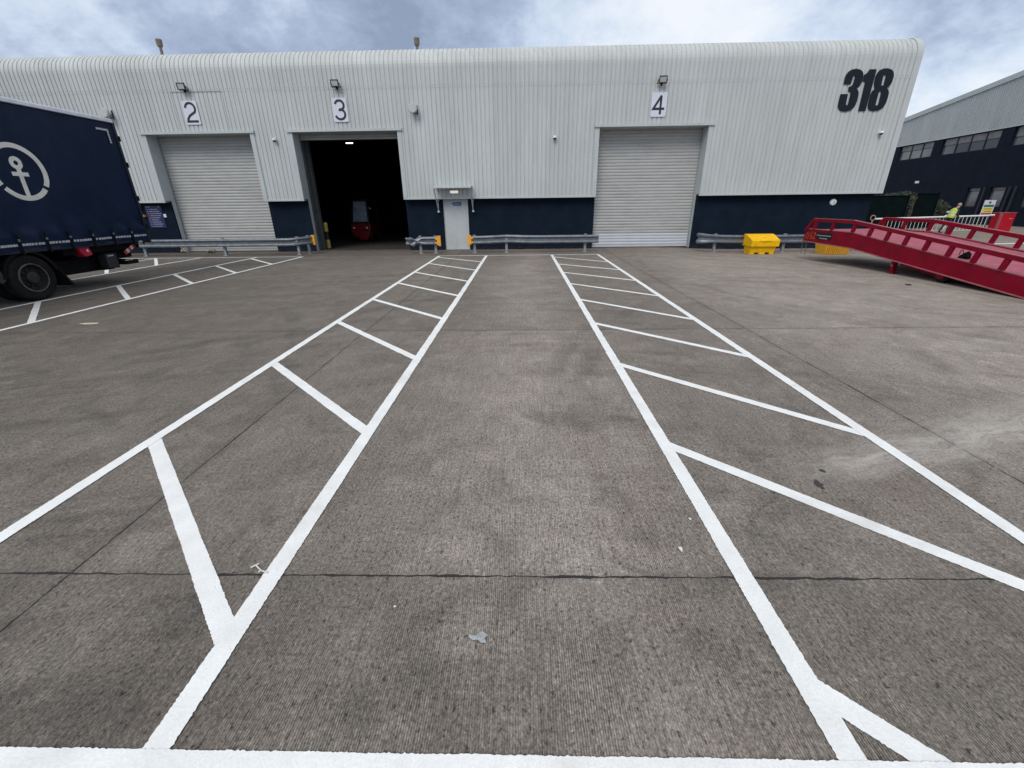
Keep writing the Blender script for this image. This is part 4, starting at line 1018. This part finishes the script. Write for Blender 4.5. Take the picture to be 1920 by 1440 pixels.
# ------------------------------------------------------------------ inside dock three: forklift, bollard, lit lamp
fk = thing('forklift', (-8.55, 24.4, 0), 'red forklift with enclosed cab standing in the dark inside open dock three', 'forklift')
fx, fy = -8.52, 24.05
m = MB(); m.prism([(fx-.55,.62),(fx+.50,.62),(fx+.48,.40),(fx+.34,.10),(fx-.02,.08),(fx-.36,.36)], 'y', fy-.05, fy+.75); m.build('counterweight', MT['fork'], fk, bevel=.06, seg=3)
m = MB(); m.box(fx-.52, fy+.1, .30, fx+.50, fy+2.0, .95); m.build('chassis', MT['fork'], fk, bevel=.03)
m = MB()
for x in (fx-.47, fx+.43):
    m.bar((x+.03, fy+.1, .95), (x+.10*(1 if x < fx else -1)+.03, fy+.35, 2.05), .07, .07); m.bar((x+.03, fy+1.8, .95), (x+.03, fy+1.5, 2.05), .07, .07)
m.box(fx-.42, fy+.3, 2.03, fx+.45, fy+1.6, 2.1); m.box(fx-.45, fy+.05, .93, fx+.48, fy+.12, 1.02)
m.build('cab_frame', MT['black'], fk)
m = MB(); m.add([(fx-.40,fy+.13,1.0),(fx+.40,fy+.13,1.0),(fx+.32,fy+.33,2.0),(fx-.30,fy+.33,2.0)], [(0,1,2,3)]); m.build('rear_window', mat('pale_cab_glass', (.24,.27,.33), .3, var=.3, scale=3), fk)
for x in (fx-.30, fx+.38):
    m = MB(); m.lathe([(.0,-.03),(.05,-.025),(.055,.0)], (x, fy-.06, .72), 'y', 14); m.lathe([(.03,.0),(.03,.12)], (x, fy-.06, .72), 'y', 8); m.build('headlight', MT['white'], fk, smooth=40)
m = MB(); m.lathe([(.0,-.02),(.035,-.015),(.04,.0)], (fx+.52, fy+.4, 1.66), 'y', 12); m.bar((fx+.52, fy+.4, 1.66), (fx+.42, fy+.4, 1.70), .02, .02); m.build('work_lamp', MT['white'], fk)
for x, y, r in ((fx-.42, fy+.45, .24), (fx+.42, fy+.45, .24), (fx-.48, fy+1.7, .32), (fx+.48, fy+1.7, .32)):
    m = MB(); m.lathe([(.05,-.1),(r*.9,-.1),(r,-.07),(r,.07),(r*.9,.1),(.05,.1)], (x, y, r), 'x', 24); m.build('wheel', MT['rubber'], fk, smooth=40)
m = MB()
for x in (fx-.28, fx+.28): m.box(x-.05, fy+2.1, .1, x+.05, fy+2.2, 2.2)
m.box(fx-.4, fy+2.2, .3, fx+.4, fy+2.25, .8)
for x in (fx-.2, fx+.2): m.box(x-.05, fy+2.25, .08, x+.05, fy+3.2, .12)
m.build('mast', MT['black'], fk)
bo = thing('bollard', (-8.78, 20.35, 0), 'yellow and black banded bollard just inside the open dock door', 'bollard')
m = MB()
for k, (a, b) in enumerate(((0,.04),(.04,.40),(.40,.75),(.75,1.09))):
    m.k = (1,0,1,0)[k]; m.cyl((-8.76,20.35,a), (-8.76,20.35,b), .085 if k else .13, n=20, caps=True)
m.lathe([(.085,1.09),(.07,1.12),(.0,1.135)], (-8.76,20.35,0), 'z', 20)
m.build('post', [mat('worn_yellow_band', (.30,.25,.05), .6, var=.3, scale=9), MT['black']], bo, smooth=40)
hb = thing('high_bay_lamp', (-9.16, 26, 4.95), 'lit white lamp hanging in the dark interior behind the open dock door', 'ceiling lamp')
m = MB(); m.box(-9.34, 25.95, 4.875, -8.99, 26.05, 4.905); m.build('diffuser', MT['hibay'], hb, bevel=.01)
m = MB(); m.box(-9.36, 25.93, 4.91, -8.97, 26.07, 4.97); m.cyl((-9.16,26,4.97), (-9.16,26,7.1), .012, n=6); m.build('housing', MT['black'], hb)

# ------------------------------------------------------------------ far building on the right
B0 = Vector((33.0, 31.385, 0)); U = Vector((.1272, .9919, 0)); Nn = Vector((.9919, -.1272, 0))   # U runs away along its front, Nn points into it
fb = thing('far_building', tuple(B0), 'far navy building with grey cladding band, sloping roof verge and ribbon windows', 'building')
def W(s, z, d=0): return B0+U*s+Nn*d+Vector((0,0,z))
S0, S1 = -16., 24.
def ftop(s): return 9.75-(s-.0)*.0935+.04 if s > -10 else 10.72-(-10-s)*.0935
pf = ribs(S0, S1, .20, .03)
m = MB(); m.grid([[W(s, 6.24+(ftop(s)-6.24)*k, d) for s, d in pf] for k in (0, .5, 1)]); m.build('wall_cladding', MT['clad2'], fb)
m = MB()
for a, b in ((S0,-10),(-10,S1)):
    p, q = W(a, ftop(a)-.02, -.03), W(b, ftop(b)-.02, -.03); m.bar(p, q, .10, .34)
m.build('verge_flashing', MT['flash'], fb)
m = MB(); m.bar(W(S0,6.235,-.02), W(S1,6.235,-.02), .06, .05); m.build('drip_flashing', MT['flash'], fb)
m = MB()
for a, b in ((S0,-10),(-10,S1)): m.grid([[W(s, ftop(s)-.05, d) for s in (a, b)] for d in (0.05, 40)])
m.build('roof', MT['clad2'], fb)
wins = [(10.05,14.25,3),(3.72,9.12,4),(-2.6,2.76,4),(-9.0,-3.8,4)]
lows = [(3.78,4.95),(1.70,2.98),(-.9,.35)]
holes = [(a,b,5.02,6.19) for a,b,_ in wins]+[(a,b,1.18,2.5) for a,b in lows]
m = MB()
def wall_rect(s0, s1, z0, z1):
    if s1-s0 > .001 and z1-z0 > .001: m.add([W(s0,z0),W(s1,z0),W(s1,z1),W(s0,z1)], [(0,1,2,3)])
cuts = sorted({S0,S1}|{h[0] for h in holes}|{h[1] for h in holes}); zc_ = [0-.2,1.18,2.5,5.02,6.19,6.26]
for a, b in zip(cuts, cuts[1:]):
    for z0, z1 in zip(zc_, zc_[1:]):
        c_, zc2 = (a+b)/2, (z0+z1)/2
        if not any(h[0] < c_ < h[1] and h[2] < zc2 < h[3] for h in holes): wall_rect(a, b, z0, z1)
for s0, s1, z0, z1 in holes:
    for p, q in (((s0,z0),(s1,z0)),((s1,z0),(s1,z1)),((s1,z1),(s0,z1)),((s0,z1),(s0,z0))):
        m.add([W(p[0],p[1]),W(q[0],q[1]),W(q[0],q[1],.22),W(p[0],p[1],.22)], [(0,1,2,3)])
m.add([W(S0,-.2),W(S0,-.2,40),W(S0,10,40),W(S0,10)], [(0,1,2,3)]); m.add([W(S1,-.2),W(S1,-.2,40),W(S1,7.4,40),W(S1,7.4)], [(0,1,2,3)])
m.build('wall', MT['navy2'], fb)
def window(s0, s1, z0, z1, n, blindz, cols):
    m = MB(); fwid = .05
    m.bar(W(s0,z0+.025,.16), W(s1,z0+.025,.16), .08, .05); m.bar(W(s0,z1-.025,.16), W(s1,z1-.025,.16), .08, .05)
    for i in range(n+1):
        s = s0+.03+(s1-s0-.06)*i/n; m.bar(W(s,z0+.05,.16), W(s,z1-.05,.16), .06, .07, (0,1,0))
    m.bar(W(s0,(z0+z1)/2+blindz,.165), W(s1,(z0+z1)/2+blindz,.165), .05, .03)
    f = m.build('window', MT['frame'], fb)
    for i in range(n):
        a = s0+.03+(s1-s0-.06)*i/n; b = s0+.03+(s1-s0-.06)*(i+1)/n; zm = (z0+z1)/2+blindz
        m = MB(); m.k = 0; m.add([W(a,zm,.18),W(b,zm,.18),W(b,z1,.18),W(a,z1,.18)], [(0,1,2,3)])
        m.k = cols[i % len(cols)]; m.add([W(a,z0,.18),W(b,z0,.18),W(b,zm,.18),W(a,zm,.18)], [(0,1,2,3)]); m.build('pane', [MT['blind'], MT['glass'], MT['glassd']], f)
window(10.05,14.25,5.02,6.19,3,.12,[1,1,1]); window(3.72,9.12,5.02,6.19,4,.08,[2,2,2,1]); window(-2.6,2.76,5.02,6.19,4,-.05,[1,1,1,1]); window(-9.0,-3.8,5.02,6.19,4,.1,[1,2])
for a, b in lows: window(a, b, 1.18, 2.5, 1, .42, [1])
for s in (1.3, .85, 3.3):
    m = MB(); m.bar(W(s,0,-.06), W(s,2.5,-.06), .10, .12, (0,1,0)); m.build('downpipe', MT['frame'], fb)
m = MB(); c = W(10.25, 3.1, -.25); m.obox(c, U, Nn, (0,0,1), .06, .13, .09)
tag(m.build('wall_light', MT['white'], bevel=.02), 'small white light fitting projecting from the far navy wall', 'wall light')

# ------------------------------------------------------------------ entrance: barrier, sign, fence, person, bushes
BY = 26.4
bar = thing('entrance_barrier', (26.9, BY, 0), 'long white arm barrier with hanging skirt rods and a red cabinet', 'barrier')
m = MB(); m.add([(26.62,BY-.28,0),(27.36,BY-.28,0),(27.36,BY+.28,0),(26.62,BY+.28,0),(26.62,BY-.28,1.0),(27.36,BY-.28,1.0),(27.36,BY+.28,1.0),(26.62,BY+.28,1.0)], [(0,1,2,3),(4,5,6,7),(0,1,5,4),(1,2,6,5),(2,3,7,6),(3,0,4,7)])
cb = m.build('cabinet', MT['machine'], bar, bevel=.02)
m = MB(); m.box(26.60, BY-.30, 1.001, 27.38, BY+.30, 1.03); m.box(26.585, BY-.295, .0, 26.615, BY-.15, 1.0); m.build('cabinet_lid', MT['redlip'], cb)
m = MB(); m.stroke([(27.05,.70),(27.10,.725),(27.14,.70),(27.18,.72),(27.24,.715)], .022, lambda p, q: (p[0], BY-.281-q, p[1]), .003); m.build('lettering', MT['infotext'], cb)
m = MB(); m.tube([(19.95,BY,.765),(26.1,BY,.875),(26.45,BY,.90)], .045, 10); m.build('arm', MT['whitepaint'], bar, smooth=40)
m = MB()
x = 20.3
while x < 26.3:
    zt = .765+(x-19.95)*.0179-.04; m.cyl((x,BY,zt), (x,BY,.10), .011, n=6); x += .215
m.cyl((20.2,BY,.10), (26.3,BY,.12), .013, n=6)
m.build('skirt', MT['whitepaint'], bar)
m = MB(); m.tube([(19.78+.13*math.cos(a), BY-.05, .83+.13*math.sin(a)) for a in lins(0, 2*PI, 16)], .022, 6)
m.cyl((19.78,BY-.05,0), (19.78,BY-.05,.70), .035, n=8); m.build('rest_post', mat('faded_pink_paint', (.42,.22,.22), .6), bar, smooth=50)
sg = thing('site_safety_sign', (27.05, 27.5, 0), 'white, green, yellow and red safety board standing behind the barrier cabinet', 'sign')
m = MB(); m.box(26.73, 27.5, .87, 27.37, 27.52, 1.67); bd = m.build('board', MT['sign'], sg)
for mt_, a, b in (('green',1.30,1.42),('signyel',1.14,1.26),('signyel',1.01,1.12),('signred',.89,.98)):
    m = MB(); m.box(26.77, 27.494, a, 27.33, 27.4995, b); m.build('colour_panel', MT[mt_], bd)
m = MB(); m.lathe([(.0,-.006),(.07,-.006),(.07,.0)], (27.05,27.5,1.54), 'y', 14)
for z in (1.36, 1.20, 1.065, .935): m.box(26.84, 27.491, z-.012, 27.26, 27.4935, z+.012)
m.build('lettering', MT['galv'], bd)
m = MB()
for x in (26.80, 27.30): m.cyl((x,27.55,0), (x,27.55,1.66), .03, n=8)
m.build('post', MT['galv'], sg)

def mesh_fence(x0, x1, y, z1, label):
    t = thing('screen_fence', ((x0+x1)/2, y, 0), label, 'fence', 'dark green screened fence panels')
    m = MB(); m.box(x0, y, .05, x1, y+.03, z1); m.build('screen', MT['mesh'], t)
    for x in (x0, x1-.06): m = MB(); m.box(x, y-.06, 0, x+.06, y-.001, z1+.06); m.build('post', MT['mesh'], t)
    m = MB(); m.box(x0+.06, y-.04, z1-.05, x1-.06, y-.001, z1); m.build('rail', MT['mesh'], t)
mesh_fence(20.0, 24.4, 30, 2.0, 'dark green screened fence panel beside the warehouse corner')
mesh_fence(24.75, 26.2, 30, 2.1, 'narrow dark screened fence panel to the right of the climbing stems')
def leafmass(mb, c, r, n, size, rng, flat=1.):
    for _ in range(n):
        d = Vector((rng.gauss(0,1), rng.gauss(0,1), rng.gauss(0,1))).normalized()*rng.random()**.4
        p = Vector(c)+Vector((d.x*r[0], d.y*r[1], d.z*r[2]))
        a = Vector((rng.gauss(0,1), rng.gauss(0,1), rng.gauss(0,1))).normalized(); b = a.orthogonal().normalized(); s = size*rng.uniform(.6,1.3)
        mb.add([p-a*s, p+b*s*.45, p+a*s, p-b*s*.45], [(0,1,2,3)])
def bush(name, loc, clumps, n, size, label, m_leaf, seed, cat='bush', stems=6, h=1.):
    rng = random.Random(seed); t = thing(name, loc, label, cat)
    m = MB()
    for c, r in clumps: leafmass(m, (loc[0]+c[0], loc[1]+c[1], loc[2]+c[2]), r, n, size, rng)
    m.build('foliage', m_leaf, t)
    m = MB()
    for _ in range(stems):
        c, r = rng.choice(clumps); p = Vector(loc)+Vector((rng.uniform(-.15,.15)*h, rng.uniform(-.1,.1)*h, 0)); q = Vector(loc)+Vector(c)
        m.tube([p, p.lerp(q, .5)+Vector((rng.uniform(-.05,.05)*h, 0, .05*h)), q], .012*h+.002, 5)
    m.build('stem', MT['stem'], t)
bush('bush', (24.6,31.3,0), [((-.4,0,1.75),(.7,.5,.45)),((.5,0,1.8),(.7,.5,.5)),((.0,0,1.2),(.9,.5,.6)),((-1.0,.1,1.7),(.6,.4,.35))], 420, .07, 'dark green bush spilling over the top of the screened fence', MT['hedge'], 5, h=1.5)
bush('bush', (27.1,31.0,0), [((0,0,1.35),(.5,.4,.42)),((.45,0,1.2),(.4,.4,.45)),((.1,0,.7),(.6,.4,.5))], 380, .065, 'dark green rounded bush against the far navy wall behind the person', MT['hedge'], 6, h=1.2)
bush('climbing_plant', (24.58,29.85,0), [((0,0,.5),(.10,.06,.5)),((.03,0,1.2),(.10,.06,.5)),((.08,0,1.8),(.12,.06,.35))], 110, .045, 'thin olive climber growing up between the two screened fence panels', make_leaf('climber_leaf', (.06,.065,.025),(.10,.095,.045)), 8, 'climbing plant')
bush('weed', (-14.45,18.95,0), [((0,0,.16),(.14,.1,.12)),((.08,0,.24),(.08,.06,.06))], 60, .03, 'pale flowering weed at the wall foot left of dock door two', MT['flower'], 9, 'weed', h=.3)
bush('weed', (-13.15,18.85,0), [((0,0,.08),(.26,.1,.08)),((-.12,0,.05),(.2,.1,.05))], 70, .035, 'low green weed growing at the foot of dock door two', MT['leaf'], 10, 'weed', h=.3)

# grit of the verge: white cap and tube lamp near the fence
m = MB(); m.lathe([(.0,.11),(.11,.09),(.18,.03),(.185,.0),(.06,-.01),(.05,-.72)], (26.45,29.2,.74), 'z', 20); tag(m.build('white_bollard', MT['whitepaint'], smooth=50), 'domed white bollard top just behind the barrier arm', 'bollard')
m = MB(); m.obox((26.65,29.4,1.02), (1,.1,.15),(0,1,0),(-.15,0,1), .17,.05,.04); m.cyl((26.75,29.45,0), (26.75,29.45,1.0), .03, n=8)
tag(m.build('low_lamp', MT['whitepaint'], bevel=.012), 'short white lamp head on a low post left of the person', 'lamp')

# ------------------------------------------------------------------ person
def skin_mesh(name, verts, edges, radii, m, parent, off, sub=2):
    me = bpy.data.meshes.new(name); me.from_pydata([tuple(Vector(v)-Vector(off)) for v in verts], edges, []); me.update()
    o = bpy.data.objects.new(name, me); C.objects.link(o)
    sk = o.modifiers.new('s', 'SKIN'); sk.use_smooth_shade = True
    for v, r in zip(me.skin_vertices[0].data, radii): v.radius = (r, r) if not isinstance(r, tuple) else r
    for i, v in enumerate(me.skin_vertices[0].data): v.use_root = (i == 0)
    sb = o.modifiers.new('u', 'SUBSURF'); sb.levels = sub; sb.render_levels = sub
    dg = bpy.context.evaluated_depsgraph_get(); dg.update()
    nm = bpy.data.meshes.new_from_object(o.evaluated_get(dg)); nm.name = name
    bpy.data.objects.remove(o); o = bpy.data.objects.new(name, nm); C.objects.link(o)
    nm.materials.clear(); nm.materials.append(m)
    for p in nm.polygons: p.use_smooth = True
    if parent: o.parent = parent
    return o
px_, py_ = 23.33, 25.6
per = thing('person', (px_, py_, 0), 'person in a yellow hi-vis vest leaning forward by the barrier, seen side-on', 'person'); per.scale = (.94,)*3
Pv = lambda x, y, z: (px_+x, py_+y, z)
V = [Pv(0,0,.88), Pv(.05,0,1.02), Pv(.11,0,1.18), Pv(.17,0,1.32), Pv(.235,0,1.40), Pv(.29,0,1.45), Pv(.315,0,1.53),   # 0-6 pelvis..head
     Pv(-.0,-.09,.82), Pv(.06,-.10,.48), Pv(-.02,-.10,.10), Pv(.10,-.11,.04),                                            # leg near
     Pv(-.02,.09,.82), Pv(-.10,.10,.48), Pv(-.26,.10,.12), Pv(-.15,.11,.05),                                             # leg far
     Pv(.16,-.19,1.30), Pv(.14,-.24,1.05), Pv(.30,-.20,.90), Pv(.36,-.19,.87),                                           # arm near
     Pv(.18,.19,1.30), Pv(.26,.24,1.06), Pv(.42,.18,.96), Pv(.48,.17,.94)]
E_ = [(0,1),(1,2),(2,3),(3,4),(4,5),(5,6),(0,7),(7,8),(8,9),(9,10),(0,11),(11,12),(12,13),(13,14),(3,15),(15,16),(16,17),(17,18),(3,19),(19,20),(20,21),(21,22)]
Rr = [.14,.135,.145,.14,.065,.07,.085,.085,.065,.05,.045,.085,.065,.05,.045,.06,.05,.038,.034,.06,.05,.038,.034]
for hb_, base in ((18, (.36,-.19,.87)), (22, (.48,.17,.94))):
    for k, (dy, L) in enumerate(((-.03,.07),(-.01,.085),(.01,.08),(.03,.06))):
        a = len(V); V += [Pv(base[0]+.05, base[1]+dy, base[2]-.01), Pv(base[0]+.05+L*.6, base[1]+dy, base[2]-.035), Pv(base[0]+.04+L*.8, base[1]+dy, base[2]-.07)]
        E_ += [(hb_,a),(a,a+1),(a+1,a+2)]; Rr += [.011,.009,.008]
    a = len(V); V += [Pv(base[0]+.03, base[1]-.045, base[2]+.0), Pv(base[0]+.07, base[1]-.06, base[2]-.03)]; E_ += [(hb_,a),(a,a+1)]; Rr += [.012,.010]
body = skin_mesh('body', V, E_, Rr, MT['cloth'], per, (px_,py_,0), 2)
body.data.materials.append(MT['skin'])
for p in body.data.polygons:
    c = p.center
    if c.z > 1.405 or (c.x > .33 and c.z < 1.0 and c.z > .7): p.material_index = 1
m = MB()
rows = []
for i, (cx, z, rx, ry) in enumerate(((.0,.86,.165,.20),(.05,1.02,.165,.20),(.11,1.18,.175,.215),(.15,1.28,.165,.215),(.19,1.36,.11,.14))):
    rows.append([(px_+cx+rx*math.cos(a), py_+ry*math.sin(a), z-.03*math.cos(a)) for a in lins(0, 2*PI, 22)])
m.grid(rows); vs = m.build('vest', MT['hivis'], per, smooth=70)
m = MB()
for z, cx, rx, ry in ((.98,.04,.170,.206),(1.12,.085,.176,.214)):
    m.grid([[(px_+cx+dx+rx*math.cos(a), py_+ry*math.sin(a), z+dz_-.03*math.cos(a)) for a in lins(0, 2*PI, 22)] for dx, dz_ in ((0,0),(.02,.05))])
m.build('reflective_band', MT['silver'], vs, smooth=70)
m = MB(); hc = Vector((px_+.325, py_, 1.555)); rows = []
for i in range(7):
    t_ = -.3+i/6*(PI/2+.3); rows.append([(hc.x-.012+.098*math.cos(t_)*math.cos(a)+0.0, hc.y+.086*math.cos(t_)*math.sin(a), hc.z+.005+.10*math.sin(t_)+(.035 if math.cos(a) > .3 and i == 0 else 0)) for a in lins(0, 2*PI, 20)])
m.grid(rows); m.build('hair', MT['hair'], per, smooth=80)
m = MB(); m.prism([(px_+.405,1.525),(px_+.435,1.50),(px_+.405,1.495)], 'y', py_-.013, py_+.013)
for s in (-1, 1): m.cyl((px_+.305,py_+s*.08,1.52), (px_+.305,py_+s*.098,1.525), .028, .02, n=10)
m.build('face_features', MT['skin'], per)
m = MB()
for s in (-1, 1): m.cyl((px_+.395,py_+s*.033,1.545), (px_+.405,py_+s*.033,1.545), .010, n=8)
m.box(px_+.395, py_-.025, 1.472, px_+.402, py_+.025, 1.479); m.build('eyes_and_mouth', MT['black'], per)
m = MB(); m.box(px_-.08, py_-.155, 0, px_+.18, py_-.06, .07); m.box(px_-.30, py_+.06, .0, px_-.06, py_+.15, .08); m.build('shoes', MT['black'], per, bevel=.03)

# ------------------------------------------------------------------ sky, light, camera
w = bpy.data.worlds.new('World'); bpy.context.scene.world = w; w.use_nodes = True
t = NT(w.node_tree); t.n.clear()
out = t.new('ShaderNodeOutputWorld'); tc = t.new('ShaderNodeTexCoord').outputs['Generated']
SUN_EL, SUN_AZ = 46, 200     # degrees; azimuth clockwise from +y: behind the camera
sky = t.new('ShaderNodeTexSky', sky_type='NISHITA'); sky.sun_disc = False; sky.sun_elevation = math.radians(SUN_EL); sky.sun_rotation = math.radians(SUN_AZ)
x, y, z = t.sep(tc)
zz = t.math('MAXIMUM', z, .0)
den = t.math('ADD', zz, .55)
pv = t.comb(t.math('DIVIDE', x, den), t.math('DIVIDE', y, den), 0.)
n1 = t.noise(t.vmath('ADD', pv, (8.3, 2.2, 0)), 1.9, 7, .55, .1); n2 = t.noise(t.vmath('ADD', pv, (1.3, 9.2, 3)), 5.0, 8, .66, .1)
nn = t.math('ADD', t.math('MULTIPLY', n1, .66), t.math('MULTIPLY', n2, .34))
cl = t.ramp(t.mapr(nn, .375, .645), [(0,(.27,.325,.45)), (.28,(.40,.475,.63)), (.52,(.60,.69,.83)), (.76,(.78,.845,.93)), (1,(.90,.93,.97))])
cl = t.mix(t.mapr(z, .50, .80, 0, 1, True), cl, (.93,.91,.87))
bg1 = t.new('ShaderNodeBackground'); t.put(bg1.inputs[0], sky.outputs[0]); bg1.inputs[1].default_value = .10
bg2 = t.new('ShaderNodeBackground'); t.put(bg2.inputs[0], cl); bg2.inputs[1].default_value = 1.0
mx = t.new('ShaderNodeMixShader'); mx.inputs[0].default_value = .86
t.l.new(bg1.outputs[0], mx.inputs[1]); t.l.new(bg2.outputs[0], mx.inputs[2]); t.l.new(mx.outputs[0], out.inputs[0])
sd = bpy.data.lights.new('sun', 'SUN'); sd.energy = 1.55; sd.angle = math.radians(28); sd.color = (1,.95,.88)
so = bpy.data.objects.new('sun', sd); C.objects.link(so)
el, az = math.radians(SUN_EL), math.radians(SUN_AZ)
sv = Vector((math.sin(az)*math.cos(el), math.cos(az)*math.cos(el), math.sin(el)))
so.rotation_euler = (-sv).to_track_quat('-Z', 'Y').to_euler(); so.location = sv*50

cam = bpy.data.cameras.new('camera'); co = bpy.data.objects.new('camera', cam); C.objects.link(co)
r, d, f = Vector((.9997335,.0198039,-.0118628)), Vector((-.0032934,-.3862623,-.9223831)), Vector((-.0228489,.9221764,-.3860941))
M4 = Matrix.Identity(4)
for i in range(3): M4[i][0], M4[i][1], M4[i][2] = r[i], -d[i], -f[i]
M4.translation = (0,0,1.8); co.matrix_world = M4
cam.sensor_width = 36; cam.lens = 807.389/1920*36; cam.clip_start = .05; cam.clip_end = 2000
sc = bpy.context.scene; sc.camera = co
sc.view_settings.view_transform = 'Standard'; sc.view_settings.look = 'None'; sc.view_settings.exposure = .14; sc.view_settings.gamma = 1; sc.view_settings.use_curve_mapping = False
